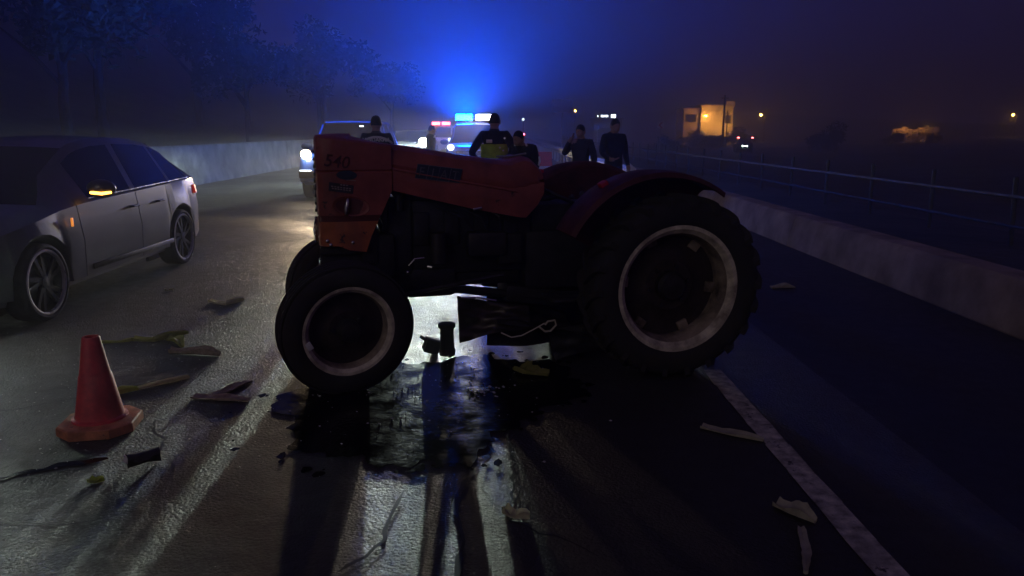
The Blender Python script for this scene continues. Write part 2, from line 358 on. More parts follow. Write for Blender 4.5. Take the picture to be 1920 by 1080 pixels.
ribbon([(-3.9, 13), (-3.2, 13.6), (-2.4, 14.1), (-1.6, 14.0)], 0.02)
ribbon([(-2.2, 6.6), (-1.7, 7.0), (-1.2, 7.6)], 0.015)
rc = random.Random(8)
for (x0, y0, a0, L_) in ((-3.0, 5.9, .5, 1.2), (-2.4, 7.4, 1.2, 1.6), (-1.9, 6.0, .9, 1.0), (-2.9, 4.0, .3, .9), (-1.5, 3.2, 1.5, .8), (-1.7, 8.6, .4, 2.0), (-3.3, 10.5, .3, 2.5), (-5.5, 12.5, .2, 3.0), (.35, 2.5, 1.7, .7), (-.6, 2.4, 1.3, .7), (-2.2, 2.8, .6, .7)):
    pts_ = [(x0, y0)]; a_ = a0
    for _ in range(5):
        a_ += rc.gauss(0, .45); pts_.append((pts_[-1][0] + L_ / 5 * math.cos(a_), pts_[-1][1] + L_ / 5 * math.sin(a_)))
    ribbon(pts_, rc.uniform(.004, .009) * (1 if y0 < 6.5 else 2))
# oily puddle below and before the tractor
def blob(name, outline, m, z, sub=26, drops=60):
    P = []; rb = random.Random(3)
    n = len(outline); ph = [rb.uniform(0, 6) for _ in range(6)]
    for i in range(n):
        p0, p1, p2, p3 = [Vector(outline[(i + k) % n]) for k in (-1, 0, 1, 2)]
        for q in range(sub):
            u = q / sub; s_ = (i + u) * 2 * math.pi / n
            p = 0.5 * ((2 * p1) + (p2 - p0) * u + (2 * p0 - 5 * p1 + 4 * p2 - p3) * u * u + (3 * p1 - p0 - 3 * p2 + p3) * u ** 3)
            d = (p - Vector((-.4, 4.1))).normalized()
            P.append(p + d * (.035 * math.sin(9 * s_ + ph[0]) + .028 * math.sin(23 * s_ + ph[1]) + .010 * math.sin(51 * s_ + ph[2]) + rb.uniform(-.007, .007)))
    c = sum(P, Vector((0, 0))) / len(P)
    b = MB(); b.add([(c.x, c.y, 0)] + [(p.x, p.y, 0) for p in P], [(0, i + 1, (i + 1) % len(P) + 1) for i in range(len(P))])
    for k in range(drops):                                    # runs and splashes round the edge
        p = rb.choice(P); d = (p - c).normalized(); q0 = p + d * abs(rb.gauss(0, .09)) + Vector((rb.gauss(0, .03), rb.gauss(0, .03))); r0 = rb.uniform(.006, .035); n_ = 9
        b.add([(q0.x + r0 * rb.uniform(.5, 1.2) * math.cos(6.283 * t / n_), q0.y + r0 * rb.uniform(.6, 1.6) * math.sin(6.283 * t / n_), -.001) for t in range(n_)], [tuple(range(n_))])
    return b.build(name, m, None, smooth=False, loc=(0, 0, z), fix=False)
o = blob('oil_puddle', [(-1.3, 4.2), (-1.15, 3.8), (-.95, 3.45), (-0.62, 3.32), (-0.38, 3.29), (-0.17, 3.32), (-0.02, 3.62), (0.18, 3.95), (0.42, 4.15), (0.5, 4.5), (0.35, 4.85), (0.05, 4.95), (-0.25, 5.02), (-0.55, 4.85), (-0.8, 4.72)], M['oil'], 0.006)
tag(o, 'black oily puddle spilled on the road beneath the tractor', 'puddle')

# ------------------------------------------------------------------ lettering
def text(name, s, size, m, parent, M4, ext=0.002, shear=0.0, sx=1.0, align='LEFT', bold=0.0):
    cu = bpy.data.curves.new(name, 'FONT'); cu.body = s; cu.size = size; cu.extrude = ext; cu.shear = shear; cu.align_x = align; cu.offset = bold
    cu.resolution_u = 3
    ob = bpy.data.objects.new(name, cu); C.objects.link(ob)
    dg = bpy.context.evaluated_depsgraph_get(); me = bpy.data.meshes.new_from_object(ob.evaluated_get(dg)); me.name = name
    bpy.data.objects.remove(ob); bpy.data.curves.remove(cu)
    me.transform(M4 @ Matrix.Diagonal((sx, 1, 1, 1)))
    me.materials.clear(); me.materials.append(m)
    o = bpy.data.objects.new(name, me); C.objects.link(o); o.parent = parent; return o
def frame(o, xd, yd):            # 4x4 with text x along xd, text y along yd
    x = Vector(xd).normalized(); y = Vector(yd).normalized(); z = x.cross(y)
    m = Matrix((x, y, z)).transposed().to_4x4(); m.translation = Vector(o); return m

# ------------------------------------------------------------------ wheels
def wheel_tyre(b, R_, r_, w, n=48, M3=None, c=(0, 0, 0)):
    h = w / 2; s = R_ - r_
    prof = [(r_ * 0.99, h * 0.72), (r_ + s * 0.12, h * 0.95), (r_ + s * 0.45, h * 1.05), (r_ + s * 0.75, h * 0.98), (r_ + s * 0.92, h * 0.82), (R_ * 0.99, h * 0.55), (R_, 0),
            (R_ * 0.99, -h * 0.55), (r_ + s * 0.92, -h * 0.82), (r_ + s * 0.75, -h * 0.98), (r_ + s * 0.45, -h * 1.05), (r_ + s * 0.12, -h * 0.95), (r_ * 0.99, -h * 0.72)]
    b.lathe(prof, c, n, M3)
def tractor_wheel(parent, kind, c, R_, r_, w, rz=0.0, camber=0.0, side=1):
    wl = empty('wheel', c, 0); wl.parent = parent; wl.rotation_mode = 'YXZ'; wl.rotation_euler = (camber, R(11) if kind == 'rear' else 0, rz)
    # wheel axis is local Y; outer side is +Y*side
    b = MB(); wheel_tyre(b, R_ - (0.022 if kind == 'rear' else 0.008), r_, w, 56)
    if kind == 'rear':                                  # chevron lugs
        N = 22
        for k in range(N):
            for sgn in (1, -1):
                a0 = 2 * math.pi * (k + (0.5 if sgn < 0 else 0)) / N
                vs = []
                for q in range(6):
                    u = q / 5; a = a0 + u * 0.20; y = sgn * (0.01 + u * (w / 2 * 1.0))
                    rr = R_ if u < 0.75 else R_ - 0.03 * ((u - .75) / .25)
                    da = 0.030
                    for (r2, d) in ((rr - 0.05, -da * 1.25), (rr, -da), (rr, da), (rr - 0.05, da * 1.25)):
                        vs.append((r2 * math.cos(a + d), y, r2 * math.sin(a + d)))
                fs = [(0, 1, 2, 3), (20, 23, 22, 21)]
                for q in range(5):
                    for e in range(3): fs.append((q * 4 + e, q * 4 + e + 1, q * 4 + e + 5, q * 4 + e + 4))
                b.add(vs, fs)
    else:                                               # ribbed front tread
        for y in (-0.055, -0.02, 0.02, 0.055):
            b.lathe([(R_ - .012, y - .011), (R_, y - .008), (R_, y + .008), (R_ - .012, y + .011)], (0, 0, 0), 56)
    b.build('tyre', M['rubber'], wl, ang=40)
    h = w / 2; s = side
    b = MB()
    b.lathe([(r_ * 0.97, s * h * .70), (r_ * 1.05, s * h * .86), (r_ * 1.05, s * h * .93), (r_ * 0.985, s * h * .92), (r_ * 0.95, s * h * .80), (r_ * .91, s * h * .70)], (0, 0, 0), 56)
    rim = b.build('rim', M['rim'], wl, ang=30)
    b = MB(); b.lathe([(r_ * .911, s * h * .70), (r_ * .86, s * h * .35), (r_ * .86, -s * h * .35), (r_ * .9, -s * h * .7), (r_ * 1.03, -s * h * .85), (r_ * 1.03, -s * h * .9), (r_ * .92, -s * h * .9)], (0, 0, 0), 56)
    b.build('rim_well', M['well'], wl, ang=30)
    b = MB(); d0 = -0.25 if kind == 'rear' else 0.0
    b.lathe([(r_ * .865, s * h * (d0 - .02)), (r_ * .7, s * h * (d0 - .10)), (r_ * .45, s * h * (d0 + .12)), (r_ * .42, s * h * (d0 + .2)), (r_ * .2, s * h * (d0 + .2)), (0.001, s * h * (d0 + .2))], (0, 0, 0), 40)
    dsk = b.build('disc', M['disc'], wl, ang=30)
    b = MB(); b.lathe([(r_ * .26, s * h * d0), (r_ * .25, s * (h * d0 + .075)), (r_ * .2, s * (h * d0 + .10)), (0.001, s * (h * d0 + .105))], (0, 0, 0), 24)
    b.build('hub', M['iron2'], wl, ang=30)
    bb = None
    for k in range(6 if kind == 'rear' else 5):
        a = 2 * math.pi * k / (6 if kind == 'rear' else 5)
        if bb is None:
            q = MB(); q.lathe([(.014, 0), (.014, s * .018), (.001, s * .02)], (0, 0, 0), 6); bb = q.mesh('wheel_nut'); bb.materials.append(M['iron2'])
        o = bpy.data.objects.new('wheel_nut', bb); C.objects.link(o); o.parent = wl
        o.location = (r_ * .34 * math.cos(a), s * h * (d0 + .2), r_ * .34 * math.sin(a))
    if kind == 'front':                                 # bright bent rim clip
        q = MB(); q.box((r_ * .9, s * h * .86, -.06), (.035, .012, .05), (0, .5, 0), .003); q.build('rim_clip', M['reflect'], wl)
    else:
        for k in range(6):
            a = 2 * math.pi * k / 6 + .3
            q = MB(); Mr = Matrix.Rotation(-a, 3, 'Y')
            vsq = MB(); vsq.box((r_ * .80, s * h * d0, 0), (.07, .03, .07), None, .006)
            q.add([Mr @ Vector(v) for v in vsq.v], vsq.f); q.build('rim_lug', M['well'], wl)
    return wl

# ------------------------------------------------------------------ the tractor (x forward, y left, z up)
T = empty('tractor', (0.919, 5.367, 0), R(193), 'orange farm tractor with dented nose standing across the road on an oily puddle', 'tractor')
HW = 0.28
def interp(tab, x):
    if x <= tab[0][0]: return tab[0][1]
    for (a, va), (b_, vb) in zip(tab, tab[1:]):
        if x <= b_: return va + (vb - va) * (x - a) / (b_ - a)
    return tab[-1][1]
top = [(0.72, 1.30), (0.79, 1.378), (0.86, 1.398), (0.93, 1.362), (1.0, 1.366), (1.13, 1.385), (1.25, 1.401), (1.55, 1.45), (1.705, 1.472)]
low = [(0.72, 1.15), (0.76, 1.075), (0.847, 0.985), (1.186, 1.053), (1.705, 1.182)]
rings = []
for i in range(25):
    x = 0.72 + (1.705 - 0.72) * i / 24
    zt = interp(top, x); zl = interp(low, x)
    pr = [(HW, zl), (HW + .004, zl + .06), (HW + .004, (zl + zt) / 2 - .02), (HW - .006, (zl + zt) / 2), (HW + .002, (zl + zt) / 2 + .02), (HW - .004, zt - .085), (HW - .03, zt - .035), (HW - .09, zt - .008), (HW * .35, zt - .006), (0, zt - .004)]
    ring = [(x, y, z) for y, z in pr] + [(x, -y, z) for y, z in pr[-2::-1]]
    rings.append(ring)
b = MB(); b.loft(rings, closed=False); 
b.add(rings[0], [tuple(range(len(rings[0])))])
hood = b.build('hood', M['orange'], T, ang=28)
# nose shell, two painted sections with a dark recessed band between
def nose_ring(z, inset=0.0):
    # plan outline at height z: rounded front corners, rear edge slanting forward below the hood
    xr = 1.71 if z > 1.184 else 1.711 + (1.184 - z) * (1.897 - 1.711) / (1.184 - .803)
    xf = 2.172 - (0.0 if z < 1.45 else (z - 1.45) * .25)
    w = HW + .012 - inset
    pts = [(xr, w), (xr + .1, w + .003), (xf - .12, w + .002), (xf - .045, w - .008), (xf - .012, w - .035), (xf, w - .085), (xf + .004, 0)]
    return [(x - (inset if x > 2 else 0), y, z) for x, y in pts] + [(x - (inset if x > 2 else 0), -y, z) for x, y in pts[-2::-1]]
b = MB(); zs = [1.035, 1.1, 1.184, 1.25, 1.295, 1.305, 1.315, 1.36, 1.40]
rr = [nose_ring(z, .008 if abs(z - 1.305) < .001 else 0) for z in zs]
b.loft(rr, closed=False)
def shrink(ring, f, z0, sl):
    cx = 1.94; return [((x - cx) * f + cx if x > 1.95 else x, y * f, z0 + (x - 1.7) * sl) for x, y, z in ring]
caps = [shrink(rr[-1], 1.0, 1.432, .13), shrink(rr[-1], .985, 1.450, .132), shrink(rr[-1], .93, 1.462, .134), shrink(rr[-1], .7, 1.467, .134), shrink(rr[-1], .02, 1.468, .134)]
b.loft([rr[-1]] + caps, closed=False)
nose = b.build('nose_shell', M['orange'], T, ang=32)
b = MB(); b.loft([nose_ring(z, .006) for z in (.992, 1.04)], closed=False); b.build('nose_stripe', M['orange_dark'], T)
b = MB(); rl = [nose_ring(z) for z in (.83, .9, .96, .997)]
rl[0] = [(x, y, .845 if x > 2.0 else .803 + (x - 1.885) * .15) for x, y, z in rl[0]]
b.loft(rl, closed=False); nl = b.build('lower_nose_panel', M['orange_low'], T, ang=32)
for (x, z) in ((2.12, .88), (1.965, .865), (2.10, .855)):
    q = MB(); q.lathe([(.010, 0), (.011, .005), (.006, .010), (.001, .011)], (x, HW + .012, z), 10); q.build('bolt', M['chrome'], nl)
# grille in front (out of sight from here, still there)
gr = empty('grille'); gr.parent = T
for k in range(9):
    q = MB(); q.box((2.178, 0, 1.06 + k * .045), (.012, .36, .018), None, .003); q.build('grille_slat', M['black'], gr)
for s in (-1, 1):
    q = MB(); q.lathe([(.07, 0), (.075, .012), (.06, .02), (.001, .026)], (2.178, s * .12, .92), 20, Matrix.Rotation(R(-90), 3, 'Z')); q.build('headlight', M['chrome'], T)
# side of the nose: oval pocket with lamp, oval badge, decals
def oval(name, cx, cz, a, c_, y0, y1, m, par, tilt=0.0, n=28):
    q = MB(); P = []
    for k in range(n):
        w = 2 * math.pi * k / n; u = a * math.cos(w); v = c_ * math.sin(w)
        P.append((cx + u * math.cos(tilt) - v * math.sin(tilt), cz + u * math.sin(tilt) + v * math.cos(tilt)))
    q.prism(P, y0, y1); return q.build(name, m, par, ang=40)
q = MB(); P0 = []; P1 = []; P2 = []; P3 = []
for k in range(33):
    w = 2 * math.pi * k / 32; cx, cz = 1.965, 1.092
    for lst, f, y in ((P0, 1.0, HW + .013), (P1, .96, HW + .020), (P2, .90, HW + .018), (P3, .80, HW + .0145)):
        lst.append((cx + .115 * f * math.cos(w), y, cz + .064 * f * math.sin(w) + .10 * (.115 * f * math.cos(w))))
q.loft([P0, P1, P2, P3], closed=False); q.build('lamp_pocket_rim', M['orange'], T, ang=50)
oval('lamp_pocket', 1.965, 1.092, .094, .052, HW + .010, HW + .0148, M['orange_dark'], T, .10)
lp = MB(); lp.ell((1.992, HW + .022, 1.089), (.017, .024, .058), 16, 10, Matrix.Rotation(R(-8), 3, 'Y')); side_lamp = lp.build('side_lamp', M['chrome'], T, ang=60)
q = MB(); q.ell((1.998, HW + .040, 1.08), (.006, .009, .02), 10, 8); q.build('lamp_glass', M['reflect'], side_lamp)
oval('oval_badge', 1.985, 1.283, .062, .028, HW + .008, HW + .018, M['badge'], T, .04)
pl = MB(); pl.prism([(2.092, 1.243), (1.945, 1.22), (1.952, 1.168), (2.096, 1.19)], HW + .008, HW + .017); pl = pl.build('decal_plate', M['plate'], T)
for k, (u0, u1, hgt) in enumerate([(.45, .80, .80), (.08, .92, .48), (.1, .9, .25)]):
    q = MB(); zA = 1.19 + (1.243 - 1.19) * hgt; zB = 1.168 + (1.22 - 1.168) * hgt
    x0 = 2.092 - .147 * u0; x1 = 2.092 - .147 * u1; za = zA + (zB - zA) * u0; zb = zA + (zB - zA) * u1
    nseg = 7 if k else 3
    for g_ in range(nseg):
        a = x0 + (x1 - x0) * g_ / nseg; c_ = a + (x1 - x0) / nseg * .72; z_ = za + (zb - za) * g_ / nseg
        q.prism([(a, z_), (c_, z_ - .001), (c_, z_ + .006), (a, z_ + .007)], HW + .0172, HW + .0185)
    q.build('decal_line', M['decal_line'], pl)
q = MB(); q.prism([(1.99, 1.258), (1.93, 1.25), (1.93, 1.246), (1.99, 1.253)], HW + .010, HW + .0165); q.build('decal_strip', M['decal_line'], T)
dn = Vector((-1, 0, -.14)).normalized()
text('model_number', '540', .105, M['num'], T, frame((2.122, HW + .015, 1.342), (-1, 0, -.13), (-.15, 0, 1)), .002, 0.12, 0.98, bold=0.001)
# maker's badge: four slanted boxes with letters
mk = empty('maker_badge'); mk.parent = T
fx = [1.576, 1.295]; 
for k, ch in enumerate('FIAT'):
    x0 = 1.565 - k * .071; x1 = x0 - .066; z0 = 1.262 - k * .0092; z1 = z0 - .0085; sk = -.020; hh = .082
    q = MB(); q.prism([(x0, z0), (x1, z1), (x1 + sk, z1 + hh), (x0 + sk, z0 + hh)], HW - .004, HW + .012); bx_ = q.build('badge_tile', M['badge'], mk, smooth=False)
    q = MB(); F2 = [(x0 + .003, z0 - .004), (x1 - .003, z1 - .004), (x1 + sk - .003, z1 + hh + .004), (x0 + sk + .003, z0 + hh + .004)]
    q.prism(F2, HW - .004, HW + .0095); q.build('badge_frame', M['badge_let'], mk, smooth=False)
    text('badge_letter', ch, .085, M['badge_let'], bx_, frame(((x0 + x1) / 2, HW + .0135, (z0 + z1) / 2 + .012), (-1, 0, -.12), (-.24, 0, 1)), .001, 0, .85, 'CENTER')
# hood trim
q = MB(); q.tube([(1.70, HW + .008, 1.315), (1.2, HW + .008, 1.218), (.9, HW + .008, 1.16)], .006, 6); q.build('trim_bead', M['orange'], T)
q = MB(); q.box((1.17, HW + .01, 1.058), (.06, .012, .016), (0, .2, 0), .003); q.build('hood_latch', M['chrome'], T)
q = MB(); q.tube([(.93, -.2, 1.372), (.90, .05, 1.378), (.84, .25, 1.405)], .007, 6); q.build('cowl_edge', M['galv'], T)
# radiator, engine, gearbox
q = MB(); q.box((1.86, 0, .96), (.10, .48, .50), None, .01); q.box((1.77, 0, .76), (.14, .44, .28), None, .02); q.cyl((1.86, .12, 1.21), (1.86, .12, 1.27), .03, .03, 12); q.build('radiator', M['iron'], T)
q = MB(); q.lathe([(.19, 0), (.19, .03)], (1.77, 0, .98), 24, Matrix.Rotation(R(90), 3, 'Z'))
for k in range(6):
    a = k * math.pi / 3; q.box((1.765, .10 * math.cos(a), .98 + .10 * math.sin(a)), (.02, .16 if abs(math.cos(a)) > .6 else .05, .05 if abs(math.cos(a)) > .6 else .16), (a, .35, 0))
q.build('fan', M['iron2'], T)
hose = MB(); hose.tube([(1.79, .10, 1.17), (1.72, .17, 1.20), (1.66, .20, 1.14), (1.66, .2, 1.05)], [.028, .03, .03, .028], 10); hose.build('radiator_hose', M['black'], T)
q = MB(); q.box((1.22, 0, .86), (.90, .30, .50), None, .03); q.box((1.22, 0, 1.10), (.80, .24, .14), None, .02); q.box((1.2, 0, .60), (.72, .24, .16), None, .03)
for k in range(4): q.box((1.52 - k * .2, .155, .92), (.10, .03, .22), None, .01)
q.box((1.66, 0, .84), (.16, .34, .56), None, .02); q.box((1.5, 0, .56), (.42, .34, .20), None, .04)
q.build('engine_block', M['iron'], T)
q = MB(); q.cyl((1.42, .22, .70), (1.42, .22, .90), .055, .055, 16); q.cyl((1.42, .22, .69), (1.42, .22, .70), .03, .055, 16); q.build('oil_filter', M['iron2'], T)
q = MB(); q.box((1.1, .22, .82), (.26, .12, .16), None, .02)
for k in range(3): q.tube([(1.0 + k * .09, .24, .9), (1.02 + k * .12, .27, 1.0), (1.1 + k * .16, .2, 1.06)], .007, 6)
q.build('injection_pump', M['iron2'], T)
q = MB(); q.tube([(1.55, -.2, 1.05), (1.3, -.24, 1.02), (1.0, -.24, 1.02)], .05, 10); q.tube([(1.3, -.24, 1.02), (1.25, -.3, .75), (1.0, -.32, .45), (.6, -.3, .4)], .035, 10); q.build('exhaust', M['iron'], T)
q = MB(); q.box((.94, .18, .78), (.16, .12, .20), None, .012); q.build('battery_box', M['iron'], T)
q = MB(); q.box((.45, 0, .68), (.75, .34, .42), None, .05); q.box((.55, 0, .96), (.44, .30, .22), None, .04); q.build('gearbox', M['iron'], T)
q = MB(); q.tube([(0, -.62, .567), (0, -.3, .567), (0, -.22, .58), (0, .22, .58), (0, .3, .567), (0, .62, .567)], [.09, .10, .2, .2, .10, .09], 18); q.box((-.12, 0, .62), (.4, .36, .36), None, .06); q.build('rear_axle', M['iron'], T)
q = MB(); q.box((1.90, 0, .66), (.54, .32, .30), None, .03); q.box((2.02, 0, .80), (.30, .42, .05), None, .01); q.build('front_bolster', M['iron'], T)
q = MB(); q.loft([[(x_, y, z_ + abs(y) * -.10) for x_, z_ in ((1.98, .50), (2.1, .50), (2.1, .60), (1.98, .60))] for y in (-.5, -.2, 0, .2, .5)])
for s in (-1, 1): q.cyl((2.04, s * .48, .36), (2.04, s * .48, .60), .035, .035, 12); q.cyl((2.04, s * .46, .40), (2.04, s * .60, .40), .035, .03, 12)
q.build('front_axle', M['iron'], T)
q = MB(); q.cyl((2.30, -.48, .37), (2.30, .50, .37), .014, .014, 8); q.cyl((2.25, .42, .45), (1.0, .30, .62), .016, .016, 8); q.build('steering_link', M['iron2'], T)
q = MB(); q.cyl((2.17, .33, .62), (2.17, .33, .78), .007, .007, 8); q.build('tow_pin', M['chrome'], T)
q = MB(); q.tube([(1.62, .27, .70), (1.58, .28, .745), (1.52, .28, .75)], .006, 6); q.tube([(1.50, .27, .69), (1.47, .28, .685)], .008, 6); q.build('brake_pipe', M['chrome'], T)
q = MB(); q.ell((1.63, .29, .66), (.012, .012, .012), 8, 6); q.build('grease_nipple', M['chrome'], T)
# platform, controls, seat, fenders
for s in (1, -1): q = MB(); q.box((.52, s * .40, .47), (.42, .26, .02), None, .004); q.build('footplate', M['iron2'], T)
q = MB(); q.cyl((.78, 0, 1.04), (.56, 0, 1.10), .022, .02, 10); st = q.build('steering_column', M['iron'], T)
q = MB(); Ms = Euler((0, R(-25), 0)).to_matrix(); P = [Vector((.55, 0, 1.10)) + Ms @ Vector((.19 * math.cos(2 * math.pi * k / 24), .19 * math.sin(2 * math.pi * k / 24), 0)) for k in range(25)]
q.tube(P, .013, 8, False)
for k in range(3): q.cyl((.55, 0, 1.10), P[k * 8], .008, .008, 6)
q.build('steering_wheel', M['black'], T)
for y, z1 in ((.10, 1.12), (-.12, 1.08)):
    q = MB(); q.tube([(.45, y, .95), (.40, y, z1 - .02)], .008, 6); q.ell((.395, y, z1), (.02, .02, .022), 10, 7); q.build('lever', M['iron2'], T)
q = MB(); q.box((.02, 0, .92), (.40, .42, .08), None, .035); q.box((-.19, 0, 1.05), (.08, .40, .24), (0, -.2, 0), .03); q.cyl((0, 0, .75), (0, 0, .88), .05, .05, 12); q.build('seat', M['seatpad'], T)
def fender(s):
    q = MB(); N = 18; outer = []; 
    def pt(a, r, y): return (.12 + r * math.cos(a), s * y, .625 + r * math.sin(a))
    A = [R(28 + (126 - 28) * k / N) for k in range(N + 1)]
    rings = []
    for a in A:
        rings.append([pt(a, .40, .53), pt(a, .655, .53), pt(a, .685, .56), pt(a, .69, .72), pt(a, .68, .845), pt(a, .652, .868), pt(a, .646, .862), pt(a, .672, .838), pt(a, .682, .72), pt(a, .676, .565), pt(a, .65, .542), pt(a, .40, .542)])
    q.loft(rings); f = q.build('fender', M['fender'], T, ang=45)
    q = MB(); q.box((.12 + .70 * math.cos(R(60)), s * .70, .625 + .70 * math.sin(R(60))), (.05, .07, .03), (0, R(30), 0), .006); q.build('marker_lamp', M['sign_red'], f)
    return f
fender(1); fender(-1)
tractor_wheel(T, 'rear', (0.0, .70, .578), .592, .385, .30, 0, 0, 1)
tractor_wheel(T, 'rear', (0.0, -.70, .585), .592, .385, .30, 0, 0, -1)
tractor_wheel(T, 'front', (2.035, .60, .398), .402, .262, .17, R(13), R(-5), 1)
tractor_wheel(T, 'front', (2.035, -.60, .40), .402, .262, .17, R(15), R(4), -1)
# torn sheet metal and wire hanging below the engine
def crumple(name, fn, m, par, nu=22, nv=14, th=.004, seed=1, amp=.02):
    rnd = random.Random(seed); ph = [rnd.uniform(0, 6) for _ in range(8)]
    def nz(u, v): return amp * (math.sin(7 * u + ph[0] + 3 * v) + .6 * math.sin(13 * v + ph[1] - 5 * u) + .5 * abs(math.sin(9 * (u + v) + ph[2])))
    q = MB(); A = []; B_ = []
    for i in range(nu + 1):
        for j in range(nv + 1):
            u, v = i / nu, j / nv; p = Vector(fn(u, v)); d = nz(u, v)
            A.append((p.x + d * .3, p.y + d, p.z + d * .6)); B_.append((p.x + d * .3, p.y + d - th, p.z + d * .6 - th))
    n_ = (nu + 1) * (nv + 1); fs = []
    for i in range(nu):
        for j in range(nv):
            a = i * (nv + 1) + j; fs += [(a, a + 1, a + nv + 2, a + nv + 1), (a + n_, a + n_ + nv + 1, a + n_ + nv + 2, a + n_ + 1)]
    q.add(A + B_, fs); return q.build(name, m, par, ang=60, fix=False)
crumple('torn_side_panel', lambda u, v: (1.28 - .50 * u, .12 + .05 * v, .44 - .30 * v * (1 - .55 * u) - .09 * u), M['sheet'], T, seed=3, amp=.018)
crumple('bent_belly_plate', lambda u, v: (1.02 - .55 * u, -.08 + .3 * v, .36 - .10 * v - .10 * u), M['iron2'], T, seed=5, amp=.02)
crumple('dropped_drawbar_plate', lambda u, v: (1.02 - .78 * u, -.15 + .12 * math.sin(5 * u) * v, .42 - .41 * v), M['iron'], T, seed=9, amp=.022)  # added plate that blocks headlight spill under the rear axle
crumple('folded_step', lambda u, v: (.66 - .38 * u, .18 + .2 * v, .20 - .17 * v * (1 - .4 * u)), M['iron'], T, seed=12, amp=.02)
q = MB(); q.tube([(1.0, .22, .20), (.93, .23, .165), (.86, .24, .175), (.78, .25, .215), (.70, .25, .255)], .005, 6); q.tube([(.74, .26, .235), (.70, .26, .20), (.66, .26, .20), (.62, .26, .24), (.63, .26, .275), (.68, .26, .27), (.70, .26, .245)], .0075, 6); q.build('loose_wire', M['wire'], T)
q = MB(); q.tube([(1.27, .2, .455), (1.15, .21, .45), (1.03, .21, .425)], .006, 6); q.build('bent_bracket', M['chrome'], T)
q = MB(); q.tube([(1.3, .1, .5), (.9, .12, .44), (.45, .14, .38)], .03, 8); q.box((.7, 0, .42), (.5, .3, .12), (0, -.15, 0), .02); q.build('sump_guard', M['iron'], T)

# ------------------------------------------------------------------ cars (x forward, y left, z up, origin on the ground)
def car_wheel(parent, c, R_, w, side, alloy, lip, ns=5):
    wl = empty('wheel', c); wl.parent = parent
    b = MB(); r_ = R_ * .80; wheel_tyre(b, R_, r_, w, 40); b.build('tyre', M['tyre'], wl, ang=40)
    s = side; h = w / 2
    b = MB(); b.lathe([(r_ * 1.01, s * h * .78), (r_ * 1.045, s * h * .97), (r_ * 1.02, s * h * 1.03), (r_ * .965, s * h * 1.0), (r_ * .95, s * h * .75)], (0, 0, 0), 40); b.build('rim_lip', lip, wl, ang=40)
    b = MB(); b.lathe([(r_ * .96, s * h * .75), (r_ * .9, s * h * .1), (r_ * .5, s * h * .05), (.001, s * h * .05)], (0, 0, 0), 32)
    for k in range(ns):
        a = 2 * math.pi * k / ns; Mr = Matrix.Rotation(-a, 3, 'Y'); q = MB()
        for d in (-.13, .13):
            q.prism([(r_ * .12, d * .2 * r_), (r_ * .95, d * r_ * 1.5), (r_ * .95, d * r_ * 1.5 + .035), (r_ * .12, d * .2 * r_ + .035)], s * h * .55, s * h * .8)
        b.add([Mr @ Vector(v) for v in q.v], q.f)
    b.lathe([(r_ * .2, s * h * .5), (r_ * .18, s * h * .86), (.001, s * h * .9)], (0, 0, 0), 16)
    b.build('rim', alloy, wl, ang=35)
    return wl

